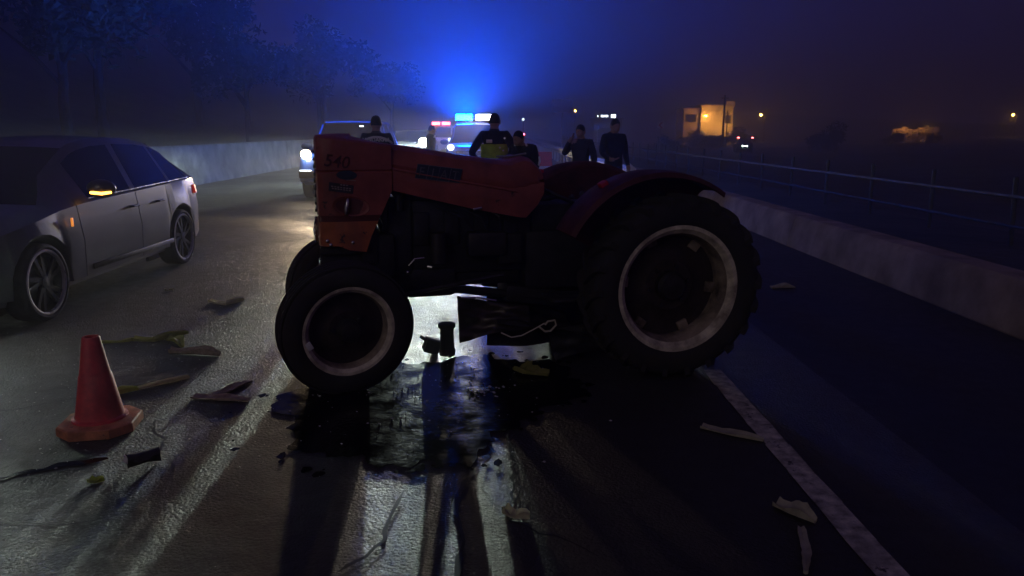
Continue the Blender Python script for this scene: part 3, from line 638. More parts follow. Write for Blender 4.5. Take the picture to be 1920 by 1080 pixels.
def make_car(root, S, paint, wheels=True):
    xr, xf = S['xr'], S['xf']; wr, wf = S['axles']; AR = S['arch']; Rw = S['Rw']
    st = {xr, xr + .04, xr + .12, xf, xf - .04, xf - .12, xf - .28}
    for tab in ('belt', 'top', 'w', 'wtop'):
        for p in S[tab]: st.add(round(p[0], 3))
    for a in (wr, wf):
        for k in range(-6, 7): st.add(round(a + AR * math.sin(k * math.pi / 12), 3))
        st.add(a - AR - .012); st.add(a + AR + .012)
    for x in S.get('seams', []): st |= {x - .007, x, x + .007}
    for sp in S['glass'] + S.get('doors', []): st |= {sp[0], sp[1]}
    st |= set(S['ws']) | set(S['rw'])
    xs = sorted(x for x in st if xr <= x <= xf)
    xs = [x for i, x in enumerate(xs) if i == 0 or x - xs[i - 1] > .003]
    rings = []
    for x in xs:
        zb = interp(S['bot'], x); bz = interp(S['belt'], x); tz = max(interp(S['top'], x), bz + .03); w = interp(S['w'], x); wt = interp(S['wtop'], x)
        z2 = zb + .05; deep = .06
        for a in (wr, wf):
            if abs(x - a) < AR + .001: z2 = max(z2, Rw + math.sqrt(max(0, AR * AR - (x - a) ** 2))); deep = .26
        z3 = max(z2 + .02, zb + .55 * (bz - zb)); z3 = min(z3, bz - .02)
        seam = .006 if any(abs(x - q) < .002 for q in S.get('seams', [])) else 0
        gh = min(1, max(0, (tz - bz - .03) / .25))
        P = [(0, zb), (w - deep - .02, zb if deep < .1 else min(z2, Rw)), (w - deep, z2), (w - .012 - seam, z2), (w + .004 - seam, z3), (w - .035 - seam, bz), (w - .055, bz + .012 + .012 * gh),
             ((w - .055) * (1 - gh) + (wt + .02) * gh - .0, bz + .016 + (tz - bz - .016) * (.84 * gh + .3 * (1 - gh))), (((w - .12) * (1 - gh) + (wt - .05) * gh), bz + (tz - bz) * (.96 * gh + .75 * (1 - gh))), (wt * .5, tz - .006), (0, tz)]
        rings.append([(x, y, z) for y, z in P])
    n = len(rings[0]); groups = {}
    def put(key, quad): groups.setdefault(key, []).append(quad)
    def inside(x, sp): return sp[0] - 1e-4 <= x <= sp[1] + 1e-4
    for i in range(len(xs) - 1):
        xm = (xs[i] + xs[i + 1]) / 2
        for k in range(n - 1):
            key = ('body', 0)
            if k == 6:
                for gi, sp in enumerate(S['glass']):
                    if inside(xm, sp): key = ('side_window', gi)
            if k in (8, 9):
                if inside(xm, S['ws']): key = ('windscreen', 0)
                if inside(xm, S['rw']): key = ('rear_window', 0)
            if k in (3, 4):
                for gi, sp in enumerate(S.get('doors', [])):
                    if inside(xm, sp): key = ('door', gi)
            for s in (1, -1):
                q = [rings[i][k], rings[i][k + 1], rings[i + 1][k + 1], rings[i + 1][k]]
                q = [(p[0], p[1] * s, p[2]) for p in q]
                if s < 0: q = q[::-1]
                put((key[0], key[1], s if key[0] in ('side_window', 'door') else 0), q)
    for ri in (0, -1):
        rg = rings[ri]; put(('body', 0, 0), [p for p in rg] + [(p[0], -p[1], p[2]) for p in rg[::-1]])
    out = {}
    for (nm, gi, s), quads in groups.items():
        b = MB()
        for q in quads: b.add(q, [tuple(range(len(q)))])
        out[(nm, gi, s)] = b.build(nm, M['glass'] if 'wind' in nm else paint, root, ang=32)
    if wheels:
        wm = interp(S['w'], wf)
        for a in (wr, wf):
            for s in (1, -1): car_wheel(root, (a, s * (wm - .11), Rw), Rw, .21, s, S.get('alloy', M['alloy']), S.get('lip', M['alloy_lip']))
    for a in (wr, wf):                                     # inner arch liners keep light from leaking through
        for s in (1, -1):
            q = MB(); q.box((a, s * (interp(S['w'], a) - .30), Rw + .1), (AR * 1.9, .03, AR * 1.8)); q.build('arch_liner', M['black'], root)
    return out

HATCH = dict(xr=-2.12, xf=2.18, axles=(-1.36, 1.36), arch=.375, Rw=.325,
    bot=[(-2.12, .34), (-1.8, .22), (1.8, .2), (2.18, .28)],
    belt=[(-2.12, .72), (-2.05, .90), (-1.9, .985), (-1.2, .965), (0.6, .91), (1.0, .88), (1.9, .74), (2.12, .66), (2.18, .55)],
    top=[(-2.12, .80), (-2.08, .98), (-2.0, 1.09), (-1.8, 1.25), (-1.6, 1.355), (-1.3, 1.435), (-.9, 1.485), (-.4, 1.505), (0.0, 1.49), (.22, 1.455), (.36, 1.41), (.8, 1.17), (1.12, .955), (1.5, .90), (2.0, .77), (2.18, .60)],
    w=[(-2.12, .60), (-2.08, .74), (-1.95, .83), (-1.6, .885), (1.4, .885), (1.9, .83), (2.08, .72), (2.18, .52)],
    wtop=[(-2.12, .45), (-1.95, .52), (-1.4, .56), (-.5, .61), (.3, .58), (1.12, .62), (2.18, .4)],
    glass=[(-1.72, -1.22), (-1.16, -.38), (-.28, .52)], doors=[(-1.02, -.35), (-.32, .74)], seams=[-1.04, -.335, .76], ws=(.36, 1.12), rw=(-2.0, -1.6))
SUV = dict(xr=-2.35, xf=2.25, axles=(-1.4, 1.45), arch=.42, Rw=.37,
    bot=[(-2.35, .42), (-2.0, .32), (1.9, .32), (2.25, .42)],
    belt=[(-2.35, .9), (-2.3, 1.08), (-1.0, 1.10), (0.9, 1.08), (1.2, 1.07), (1.95, 1.0), (2.2, .90), (2.25, .72)],
    top=[(-2.35, 1.0), (-2.30, 1.5), (-2.15, 1.74), (-1.8, 1.80), (-.6, 1.83), (.25, 1.80), (.42, 1.76), (1.12, 1.16), (1.4, 1.14), (2.0, 1.06), (2.25, .80)],
    w=[(-2.35, .78), (-2.25, .88), (1.6, .90), (2.1, .86), (2.25, .74)],
    wtop=[(-2.35, .62), (-1.8, .66), (.3, .66), (1.12, .72), (2.25, .6)],
    glass=[(-2.0, -1.2), (-1.1, -.35), (-.22, .65)], doors=[(-1.05, -.28), (-.25, .85)], seams=[-1.07, -.265, .87], ws=(.42, 1.12), rw=(-2.33, -2.1))

def mirror(parent, x, y, z, s, m, size=1.0):
    q = MB(); q.ell((x, y + s * .10, z), (.07 * size, .115 * size, .075 * size), 14, 10); q.cyl((x, y, z - .04), (x, y + s * .08, z - .02), .02, .02, 8)
    return q.build('door_mirror', m, parent, ang=60)
def handles(parent, S, xs, z, m):
    for x in xs:
        for s in (1, -1):
            q = MB(); q.tube([(x - .09, s * (interp(S['w'], x) - .028), z), (x - .06, s * (interp(S['w'], x) + .006), z), (x + .06, s * (interp(S['w'], x) + .006), z), (x + .09, s * (interp(S['w'], x) - .028), z)], .011, 8); q.build('door_handle', m, parent)
def lens(parent, name, c, rad, m, fwd=1):
    q = MB(); q.ell(c, rad, 16, 10); return q.build(name, m, parent, ang=60)
def headlamp(parent, c, energy, col, aim=(1, 0, -.03), size=R(95), blend=.7, rad=.07, wide=1.0):
    o = light('headlight_beam', 'SPOT', parent, c, energy, col, spot_size=size, spot_blend=blend, shadow_soft_size=rad, aim=aim)
    o.scale = (wide, 1, 1); return o            # dipped beam: wider than tall

# the silver hatchback passing on the left, coming towards the camera
H = empty('passing_car', (-4.63, 7.46, 0), R(-90), 'silver hatchback with amber mirror signal lit, passing beside the traffic cone', 'car')
make_car(H, HATCH, M['silver'])
for s in (1, -1):
    mm = mirror(H, .52, s * .86, 1.03, s, M['silver'], 1.15)
    q = MB(); q.tube([(.60, s * .90, 1.0), (.60, s * 1.0, .99), (.57, s * 1.075, 1.0)], [.012, .013, .010], 8); q.build('mirror_signal', M['amber'], mm)
    q = MB(); q.box((.93, s * .893, .77), (.028, .012, .075), None, .004); q.build('side_marker', M['amber2'], H)
    q = MB(); q.loft([[(x, s * (y + .004), .80), (x, s * (y + .004 - .02), .90), (x + .05, s * (y - .06), .90), (x + .05, s * (y - .06), .80)] for x, y in ((-1.86, .855), (-1.95, .832), (-2.05, .765), (-2.10, .68), (-2.125, .58))]); q.build('tail_light', M['redlens'], H)
    lens(H, 'headlight', (2.03, s * .66, .64), (.12, .13, .07), M['cool_lens'])
    headlamp(H, (2.2, s * .62, .64), 50, (.86, 1.0, .90), (1, 0, -.2), R(30), .8, .07, 4)
handles(H, HATCH, (-.95 + .12, -.25), .80, M['silver'])
q = MB(); q.box((-2.115, 0, .50), (.03, .5, .11), None, .004); q.build('number_plate', M['sign_white'], H)
for s in (1, -1):
    q = MB(); q.box((-.2, s * .882, .33), (1.7, .02, .05), None, .006); q.build('sill_trim', M['black'], H)
    q = MB(); q.tube([(.55, s * .845, .945), (-.6, s * .85, .975), (-1.7, s * .83, 1.0)], .006, 6); q.build('window_trim', M['chrome'], H)
q = MB(); q.box((-1.60, 0, 1.365), (.18, .9, .02), (0, -.40, 0), .008); q.build('roof_spoiler', M['silver'], H)

def front_end(root, lens_m, grille_z, edge_glow=True):
    for k in range(4):
        q = MB(); q.box((2.25, 0, grille_z + k * .055), (.05, .95, .02), None, .004); q.build('grille_slat', M['chrome'], root)
    q = MB(); q.box((2.23, 0, grille_z + .08), (.05, 1.0, .26), None, .01); q.build('grille', M['black'], root)
    q = MB(); q.box((2.27, 0, .58), (.10, 1.66, .16), None, .03); q.build('bumper', M['black'], root)
    q = MB(); q.box((2.33, 0, .60), (.02, .52, .11), None, .003); q.build('number_plate', M['sign_white'], root)

V = empty('patrol_vehicle', (-3.72, 19.28, 0), R(-90), 'blue patrol vehicle with warm headlights on, driving up left of the tractor', 'vehicle')
make_car(V, SUV, M['blue_paint']); front_end(V, None, .72)
for s in (1, -1):
    lens(V, 'headlight', (2.16, s * .68, 1.03), (.10, .115, .105), M['warm_lens'])
    headlamp(V, (2.30, s * .68, 1.03), 210 if s < 0 else 80, (1.0, .74, .46), (1, -.22, -.15), R(22), .5, .07, 4.0)
    light('headlight_bulb', 'POINT', V, (2.34, s * .68, 1.03), 18, (1.0, .78, .5), shadow_soft_size=.06)
    q = MB(); q.box((2.26, s * .68, .655), (.06, .26, .06), None, .015); q.build('fog_light', M['dim_lens'], V)
    mirror(V, .85, s * .88, 1.18, s, M['blue_paint'], 1.2)
handles(V, SUV, (-.9, .0), .98, M['chrome'])
q = MB(); q.tube([(.44, y, 1.765 - .012 * (y / .6) ** 2) for y in (-.6, -.3, 0, .3, .6)], .016, 8); q.build('roof_led_strip', M['led'], V)  # glowing tube stands in for blue light along the roof edge
for s in (1, -1):
    q = MB(); q.tube([(.46, s * .655, 1.70), (.75, s * .70, 1.43), (1.02, s * .74, 1.19)], [.014, .02, .02], 8); q.build('pillar_led_strip', M['led'], V)
for (y, z) in ((.3, 1.66), (-.1, 1.35)):
    q = MB(); q.box((.55, y, z), (.03, .10, .03), None, .006); q.build('cabin_lamp', M['dim_lens'], V)

K = empty('dark_car', (-3.75, 32.3, 0), R(-90), 'dark car with a cool white headlight, behind the tractor hood beside the officer', 'car')
SM = dict(SUV); SM['top'] = [(x, 1.0 + (z - 1.0) * .72 if z > 1.2 else z - .02) for x, z in SUV['top']]
make_car(K, SM, M['dark_paint'], True); front_end(K, None, .70)
for s in (1, -1):
    lens(K, 'headlight', (2.16, s * .66, 1.09), (.10, .19, .18), M['cool_lens'])
    light('headlight_bulb', 'POINT', K, (2.36, s * .66, 1.10), 40, (.86, 1.0, .88), shadow_soft_size=.06)
    headlamp(K, (2.30, s * .66, 1.08), 9500 if s > 0 else 1100, (.84, 1.0, .84), (1, -.21, -.075), R(13), .5, .07, 3.9)

def light_bar(root, x, z, half, m_left, m_right, up_lamp=None):
    lb = empty('light_bar', (x, 0, z)); lb.parent = root
    q = MB(); q.box((0, 0, -.02), (.26, half * 2, .05), None, .015); q.build('bar_base', M['black'], lb)
    for s, m in ((-1, m_left), (1, m_right)):
        q = MB(); q.box((0, s * (half * .55), .10), (.24, half * .88, .18)); bc = q.build('beacon', m, lb)
        if up_lamp and s < 0:                                   # added upward lamp for the haze, black collar shields the road
            q = MB(); q.box((0, s * (half * .55), .205), (.13, half * .6, .015)); q.build('beacon_dome', up_lamp, bc)
            for dx, dy, wx, wy in ((.115, 0, .012, half * .84), (-.115, 0, .012, half * .84), (0, half * .42, .24, .012), (0, -half * .42, .24, .012)):
                q = MB(); q.box((dx, s * (half * .55) + dy, .205), (wx, wy, .028)); q.build('beacon_collar', M['black'], bc)
    q = MB(); q.box((0, 0, .06), (.20, half * .24, .10), None, .02); q.build('speaker_cover', M['black'], lb)
    return lb
Q = empty('police_truck', (-.93, 26.3, 0), R(-90), 'police vehicle with a glowing blue light bar, facing the camera beyond the tractor', 'vehicle')
make_car(Q, SUV, M['blue_paint']); front_end(Q, None, .72)
light_bar(Q, .05, 1.90, .62, M['blue_lamp'], M['white_lamp'], M['blue_dome'])
headlamp(Q, (.20, .34, 2.0), 2300, (1.0, .88, .70), (1, -.15, -.115), R(14), .5, .08, 1.7)      # white work lamp of the bar
for s in (1, -1):
    lens(Q, 'headlight', (2.16, s * .68, 1.03), (.10, .115, .10), M['dim_lens'])
    headlamp(Q, (2.30, s * .68, 1.03), 110, (1.0, .78, .52), (1, .30, -.09), R(16), .6, .07, 4.0)
    mirror(Q, .85, s * .88, 1.18, s, M['blue_paint'], 1.2)
q = MB(); q.box((1.5, 0, 1.152), (.3, .9, .006), None, .002); q.build('bonnet_stripe', M['reflect'], Q)

A = empty('ambulance', (-3.7, 47, 0), R(-90), 'far emergency vehicle with a red light bar, seen left of the blue lights', 'vehicle')
make_car(A, SUV, M['white_paint']); light_bar(A, .05, 1.88, .55, M['redlit'], M['redlit'])
for s in (1, -1):
    lens(A, 'headlight', (2.16, s * .68, 1.03), (.10, .115, .10), M['dim_lens'])
    headlamp(A, (2.30, s * .68, 1.03), 500, (1.0, .84, .6), (1, .25, -.05), R(16), .6, .07, 3.0)
D = empty('parked_car', (X(1408, 80), 82, -.75), R(78), 'far car with red tail lights lit, below the orange street lamp', 'car')
make_car(D, HATCH, M['dark_paint'])
for s in (1, -1):
    lens(D, 'tail_light', (-2.05, s * .72, 1.55 - .75 + .78), (.06, .12, .06), M['tail'])
    lens(D, 'reversing_light', (-2.10, s * .18, .70), (.06, .11, .07), M['cool_lens'])
q = MB(); q.box((-2.14, -.1, .45), (.03, .6, .1), None, .004); q.build('number_plate', M['sign_white'], D)

# ------------------------------------------------------------------ people (facing +y, x to their right)
def person(label, loc, rz, J=None, top=None, legs=None, hgt=1.75, hair='hair', group=None):
    P = dict(pelvis=(0, 0, .95), spine=(0, 0, 1.14), chest=(0, -.005, 1.34), nb=(0, -.01, 1.465), nk=(0, .005, 1.515), hd=(0, .02, 1.585),
             sr=(.175, -.005, 1.425), er=(.245, -.03, 1.15), wr=(.26, .06, .92), hr=(.262, .085, .86), sl=(-.175, -.005, 1.425), el=(-.245, -.03, 1.15), wl=(-.26, .06, .92), hl=(-.262, .085, .86),
             pr=(.095, 0, .90), kr=(.105, .02, .50), ar=(.11, -.02, .09), tr=(.12, .14, .045), pl=(-.095, 0, .90), kl=(-.105, .02, .50), al=(-.11, -.02, .09), tl=(-.12, .14, .045))
    if J: P.update(J)
    rad = dict(pelvis=.145, spine=.135, chest=.155, nb=.098, nk=.064, hd=.06, sr=.082, er=.058, wr=.036, hr=.034, sl=.082, el=.058, wl=.036, hl=.034, pr=.095, kr=.072, ar=.055, tr=.045, pl=.095, kl=.072, al=.055, tl=.045)
    E = [('pelvis', 'spine'), ('spine', 'chest'), ('chest', 'nb'), ('nb', 'nk'), ('nk', 'hd'), ('chest', 'sr'), ('sr', 'er'), ('er', 'wr'), ('wr', 'hr'), ('chest', 'sl'), ('sl', 'el'), ('el', 'wl'), ('wl', 'hl'),
         ('pelvis', 'pr'), ('pr', 'kr'), ('kr', 'ar'), ('ar', 'tr'), ('pelvis', 'pl'), ('pl', 'kl'), ('kl', 'al'), ('al', 'tl')]
    names = list(P); k = hgt / 1.75
    me = bpy.data.meshes.new('tmp'); me.from_pydata([P[n] for n in names], [(names.index(a), names.index(b)) for a, b in E], [])
    ob = bpy.data.objects.new('tmp', me); C.objects.link(ob)
    ob.modifiers.new('s', 'SKIN'); ob.modifiers.new('ss', 'SUBSURF').levels = 2
    for i, n in enumerate(names):
        v = me.skin_vertices[0].data[i]; r = rad[n]; v.radius = (r, r * (.82 if n in ('chest', 'spine', 'pelvis') else 1)); v.use_root = (n == 'pelvis')
    dg = bpy.context.evaluated_depsgraph_get(); bm = bmesh.new(); bm.from_mesh(ob.evaluated_get(dg).to_mesh())
    vs = [tuple(v.co) for v in bm.verts]; bm.verts.index_update(); fs = [tuple(v.index for v in f.verts) for f in bm.faces]; bm.free()
    bpy.data.objects.remove(ob)
    b = MB(); b.add(vs, fs); nb0 = len(b.f)
    hc = Vector(P['hd']) + Vector((0, .012, .035))
    hd = MB(); hd.ell(hc, (.076, .096, .118), 18, 14); hd.ell(hc + Vector((0, .05, -.055)), (.05, .05, .05), 12, 8)
    hd.ell(hc + Vector((0, .098, -.012)), (.013, .02, .024), 8, 6)
    for s in (-1, 1): hd.ell(hc + Vector((s * .078, -.005, -.01)), (.012, .022, .034), 8, 6)
    b.add(hd.v, hd.f)
    for s, w, h in ((1, 'wr', 'hr'), (-1, 'wl', 'hl')):
        wv = Vector(P[w]); hv = Vector(P[h]); d = (hv - wv).normalized(); sd = d.cross(Vector((0, 1, 0))); sd = sd.normalized() if sd.length > .1 else Vector((1, 0, 0)); nr = d.cross(sd)
        for q, (off, ln) in enumerate(((-.028, .065), (-.010, .078), (.010, .075), (.027, .058))):
            p0 = hv + nr * off; b.tube([p0, p0 + d * (ln * .55) - sd * .006 * s, p0 + d * ln - sd * .02 * s], [.010, .009, .007], 6)
        b.tube([wv.lerp(hv, .4) + nr * .02, hv + nr * .045 + d * .0, hv + nr * .05 + d * .035], [.012, .010, .008], 6)
    b.v = [(x * k, y * k, z * k) for x, y, z in b.v]
    o = b.build('person', None, None, ang=180, fix=False); me = o.data
    for m in (top or M['navy'], legs or M['grey_cloth'], M['skin'], M['black']): me.materials.append(m)
    pz = P['pelvis'][2] * k; hz = (P['nk'][2] - .02) * k
    HZ = [Vector(P[h]) * k for h in ('hr', 'hl')]; HD = hc * k
    for p in me.polygons:
        c = p.center; mi = 0
        if c.z < pz - .02 and min((c - Vector(P[j]) * k).length for j in ('wr', 'wl', 'er', 'el')) > .085: mi = 1
        if c.z < .10 * k: mi = 3
        if (c - HD).length < .14 * k and c.z > hz: mi = 2
        if min((c - h).length for h in HZ) < .10 * k: mi = 2
        p.material_index = mi
    o.location = loc; o.rotation_euler = (0, 0, rz); tag(o, label, 'person', group)
    # hair cap
    q = MB(); vs = []; n = 16
    for i in range(7):
        th = .02 + math.pi * .56 * i / 6
        for w in range(n):
            a = 2 * math.pi * w / n; front = max(0, math.sin(a)); t2 = th * (1 - .30 * front)
            vs.append((Vector((.081 * math.sin(t2) ** .8 * math.cos(a), .101 * math.sin(t2) ** .8 * math.sin(a), .122 * math.cos(t2))) + hc + Vector((0, -.004, 0))) * k)
    q.add(vs, [(i * n + w, i * n + (w + 1) % n, (i + 1) * n + (w + 1) % n, (i + 1) * n + w) for i in range(6) for w in range(n)])
    q.build('hair' if hair == 'hair' else 'cap', M[hair], o, ang=60)
    o['k'] = k
    return o, P, k
def torso_band(o, k, z0, z1, m, name, r=(.205, .15), n=28, dy=-.005, taper=1.0):
    q = MB(); R0 = []; R1 = []; R2 = []; R3 = []
    for w in range(n):
        a = 2 * math.pi * w / n
        for lst, z, f in ((R0, z0, 1.0), (R1, z1, taper), (R2, z1, taper * .96), (R3, z0, .96)):
            e = .85; ca, sa = math.cos(a), math.sin(a)
            lst.append((k * r[0] * f * math.copysign(abs(ca) ** e, ca), k * (dy + r[1] * f * math.copysign(abs(sa) ** e, sa)), k * z))
    q.loft([R0, R1, R2, R3, R0], closed=True, caps=False); return q.build(name, m, o, ang=50)

# officer seen from behind, lettering across the back
o, P, k = person('officer with pale collar band and white back lettering, before the blue patrol vehicle', (X(706, 11.5), 11.5, 0), R(8), hgt=1.785)
q = MB()
for dz, f in ((0, 1.0),):
    ring = []
    pts = []
    for w in range(25):
        a = math.pi + math.pi * w / 24
        pts.append((.225 * math.cos(a), -.065 + .10 * math.sin(a), 1.455 - .085 * abs(math.cos(a)) ** 2.2))
    q.tube(pts, .017, 8)
q.build('collar_band', M['reflect'], o)
text('back_lettering', 'JANDARMA', .078, M['reflect'], o, frame((0.0, -.182, 1.392), (1, 0, 0), (0, 0, 1)), .003, 0, 1.0, 'CENTER', bold=.002)
# backlit person with hands on hips and lime vest
o, P, k = person('person with hands on hips in a lime vest, backlit in front of the blue lights', (X(927, 11.5), 11.5, 0), R(-6),
    dict(er=(.33, -.10, 1.17), wr=(.21, .03, 1.02), hr=(.16, .06, 1.0), el=(-.33, -.10, 1.17), wl=(-.21, .03, 1.02), hl=(-.16, .06, 1.0)), hgt=1.82)
torso_band(o, k, .93, 1.30, M['vest'], 'vest', (.20, .155))
torso_band(o, k, 1.05, 1.10, M['reflect'], 'vest_stripe', (.204, .159))
q = MB(); q.box((-.06, -.165, 1.395), (.09, .012, .05), None, .004); q.build('back_patch', M['reflect'], o)
for (x, z) in ((.17, 1.44), (.10, 1.30), (.15, 1.26)):
    q = MB(); q.ell((x, -.165, z), (.016, .012, .014), 10, 7); q.build('reflector', M['reflect'], o)
# stooping officer
o, P, k = person('stooping officer in dark jacket with reflective collar, right of the lime vest', (X(988, 11), 11.1, 0), R(150),
    dict(spine=(0, .03, 1.12), chest=(0, .10, 1.29), nb=(0, .18, 1.39), nk=(0, .21, 1.43), hd=(0, .25, 1.48), sr=(.175, .11, 1.36), sl=(-.175, .11, 1.36), er=(.25, .14, 1.10), el=(-.25, .14, 1.10), wr=(.2, .34, .98), hr=(.17, .40, .96), wl=(-.2, .34, .98), hl=(-.17, .40, .96)), hgt=1.66, hair='navy')
q = MB(); q.tube([(-.10, .19, 1.345), (-.05, .12, 1.36), (.05, .12, 1.36), (.10, .19, 1.345)], .016, 8); q.build('collar_band', M['reflect'], o)
q = MB(); q.ell((.03, .12, 1.52), (.014, .014, .014), 10, 7); q.ell((-.02, .12, 1.50), (.012, .012, .012), 10, 7); q.build('red_lamp', M['redlit'], o)
q = MB(); q.tube([(-.255, .10, 1.18), (-.275, .12, 1.12), (-.265, .15, 1.06)], .02, 8); q.build('sleeve_band', M['reflect'], o)
# two onlookers on the right
person('onlooker in dark clothes standing left of the gap, beside the guardrail', (X(1090, 12.5), 12.5, 0), R(150), dict(er=(.30, .08, 1.22), wr=(.16, .12, 1.46), hr=(.12, .10, 1.52), kl=(-.11, .06, .5), tl=(-.16, .13, .045)), M['grey_cloth'], M['navy'], hgt=1.66, group='onlookers by the guardrail')
person('onlooker in dark top and blue jeans standing at the guardrail end', (X(1152, 13), 13, 0), R(200),
    dict(er=(.26, .06, 1.17), wr=(.16, .20, 1.06), hr=(.10, .24, 1.07), kr=(.12, .04, .5)), M['navy'], M['jeans'], hgt=1.76, group='onlookers by the guardrail')
# man in blue cap beside the police truck
o, P, k = person('person in a blue cap and dark jacket standing left of the police vehicle', (X(808, 20), 20, 0), R(-70), None, M['navy'], M['navy'], hgt=1.70, hair='helmet')
q = MB(); q.tube([(.20, .05, 1.42), (.24, .03, 1.38)], .025, 8); q.build('shoulder_tape', M['reflect'], o)

# ------------------------------------------------------------------ barriers, rails
B = empty('concrete_barrier', (-8.85, 0, 0), 0, 'tall stained concrete barrier wall along the left road edge', 'barrier')
pr = [(0, -.05), (0, .12), (-.10, .34), (-.16, 1.10), (-.19, 1.14), (-.36, 1.14), (-.39, 1.10), (-.45, .34), (-.55, .12), (-.55, -.05)]
sb = MB(); sb.loft([[(x, y, z) for x, z in pr] for y in (0, 2, 4, 5.97)]); pm = sb.mesh('panel', ang=30); pm.materials.append(M['barrier'])
for k in range(22):
    o = bpy.data.objects.new('panel', pm); C.objects.link(o); o.parent = B; o.location = (random.uniform(-.012, .012), -4 + 6 * k, random.uniform(-.01, .006)); o.rotation_euler = (0, 0, R(random.uniform(-.12, .12)))

Lw = empty('low_wall', (3.93, 0, 0), 0, 'low thick concrete wall along the right shoulder behind the tractor', 'wall')
lp_ = [(0, -.1), (0, .05), (.04, .25), (.07, .37), (.12, .415), (.38, .415), (.44, .37), (.46, -.1)]
for k in range(8):
    q = MB(); y0 = -14.9 + k * 5; y1 = y0 + 4.985
    if k == 7: prs = [(y0, 1), (y1 - .8, 1), (y1 - .3, .82), (y1, .5)]
    else: prs = [(y0, 1), (y0 + 2.5, 1), (y1, 1)]
    q.loft([[(x_ + .01 * math.sin(y * 1.7), y, z_ * f if z_ > 0 else z_) for x_, z_ in lp_] for y, f in prs]); q.build('wall_section', M['gutter'], Lw, ang=35)
Gd = empty('guardrail', (2.78, 16.4, 0), 0, 'corrugated steel guardrail along the right shoulder beyond the tractor', 'guardrail')
def wbeam(L_):
    pf = [(0, .0), (-.012, .02), (-.08, .075), (-.08, .095), (-.01, .145), (-.01, .165), (-.08, .215), (-.08, .235), (-.012, .29), (0, .31)]
    q = MB(); q.loft([[(x, y, z) for x, z in pf] + [(x + .006, y, z) for x, z in pf[::-1]] for y in (0, L_)]); return q
bm_ = wbeam(3.99).mesh('beam', ang=30); bm_.materials.append(M['galv'])
q = MB(); q.box((.10, 0, .36), (.10, .055, .80), None, .008); q.box((.03, 0, .62), (.05, .10, .22), None, .006); pmz = q.mesh('post'); pmz.materials.append(M['galv'])
for k in range(20):
    o = bpy.data.objects.new('beam', bm_); C.objects.link(o); o.parent = Gd; o.location = (0, k * 4, .48)
    for d in (0.4, 2.4):
        o = bpy.data.objects.new('post', pmz); C.objects.link(o); o.parent = Gd; o.location = (0, k * 4 + d, 0)
q = MB(); q.prism([(-.08, .48), (-.08, .79), (.0, .86), (.14, .74), (.14, .52)], -.05, -.006); q.build('end_plate', M['sign_white'], Gd)

Fp = empty('pipe_fence', (6.95, 0, 0), 0, 'low steel pipe fence along the dark right verge', 'fence')
q = MB(); q.cyl((0, 0, -.2), (0, 0, .98), .032, .032, 10); q.ell((0, 0, .98), (.034, .034, .02), 10, 6); fpm = q.mesh('post'); fpm.materials.append(M['rail_dark'])
q = MB(); q.cyl((-.04, 0, .88), (-.04, 2.0, .88), .03, .03, 10); fr = q.mesh('rail'); fr.materials.append(M['rail_dark'])
q = MB(); q.cyl((-.04, 0, .48), (-.04, 2.0, .48), .022, .022, 8); fr2 = q.mesh('rail'); fr2.materials.append(M['rail_dark'])
for k in range(44):
    y = 2 + 2 * k
    for m_ in (fpm, fr, fr2):
        o = bpy.data.objects.new(m_.name.split('.')[0], m_); C.objects.link(o); o.parent = Fp; o.location = (0, y, -.05 if m_ is fpm else -.2)
        if m_ is fpm: o.rotation_euler = (R(random.uniform(-2, 2)), R(random.uniform(-2, 2)), 0)

Pb = empty('plastic_barrier', (1.02, 23, 0), R(8), 'red and white plastic road barrier standing behind the stooping officer', 'barrier')
for i, m_ in enumerate(('plastic_red', 'plastic_white')):
    q = MB(); z0, z1 = ((.5, .92), (0, .5))[i]
    w0, w1 = ((.16, .10), (.24, .16))[i]
    q.loft([[(-.5, -w0, z0), (.5, -w0, z0), (.5, w0, z0), (-.5, w0, z0)], [(-.5, -w1, z1), (.5, -w1, z1), (.5, w1, z1), (-.5, w1, z1)]]); q.build('barrier_section', M[m_], Pb)
q = MB(); q.cyl((-.3, 0, .92), (-.3, 0, .97), .04, .04, 10); q.build('filler_cap', M['black'], Pb)

# ------------------------------------------------------------------ signs, poles, far lights
def signpost(name, label, x, y, w, h, zc, m, post_h=None, r=.04, cat='sign'):
    s = empty(name, (x, y, min(0, terr(x, y))), 0, label, cat); z0 = zc - min(0, terr(x, y))
    q = MB(); q.box((0, -.02, z0), (w, .03, h), None, .008); bd = q.build('sign_board', m, s)
    q = MB(); q.cyl((0, .03, -.3), (0, .03, z0 + h * .4), r, r, 10); q.build('post', M['galv'], s)
    q = MB()
    for dz in (-.3, .3): q.box((0, .01, z0 + h * dz), (w * .9, .03, .03))
    q.build('bracket', M['galv'], s)
    return s, bd, z0
signpost('road_sign', 'large blank rectangular road sign on a post beyond the guardrail', X(1054, 60), 60, 1.6, .98, 3.45, M['sign_back'], r=.06)
s, bd, z0 = signpost('chevron_sign', 'small white chevron sign with red arrow pointing left', X(1239, 75), 75, .60, .60, 2.08, M['sign_white'])
q = MB(); q.add([(a, -.042, z0 + c) for a, c in ((-.22, 0), (.06, .28), (.22, .28), (-.06, 0), (.22, -.28), (.06, -.28))] + [(a, -.038, z0 + c) for a, c in ((-.22, 0), (.06, .28), (.22, .28), (-.06, 0), (.22, -.28), (.06, -.28))],
      [(0, 1, 2, 3), (0, 3, 4, 5), (9, 8, 7, 6), (11, 10, 9, 6), (0, 6, 7, 1), (1, 7, 8, 2), (2, 8, 9, 3), (3, 9, 10, 4), (4, 10, 11, 5), (5, 11, 6, 0)]); q.build('chevron', M['sign_red'], bd)
signpost('small_sign', 'small grey square sign above the onlookers by the pipe fence', X(1118, 40), 40, .26, .30, 1.72, M['sign_back'], r=.025)
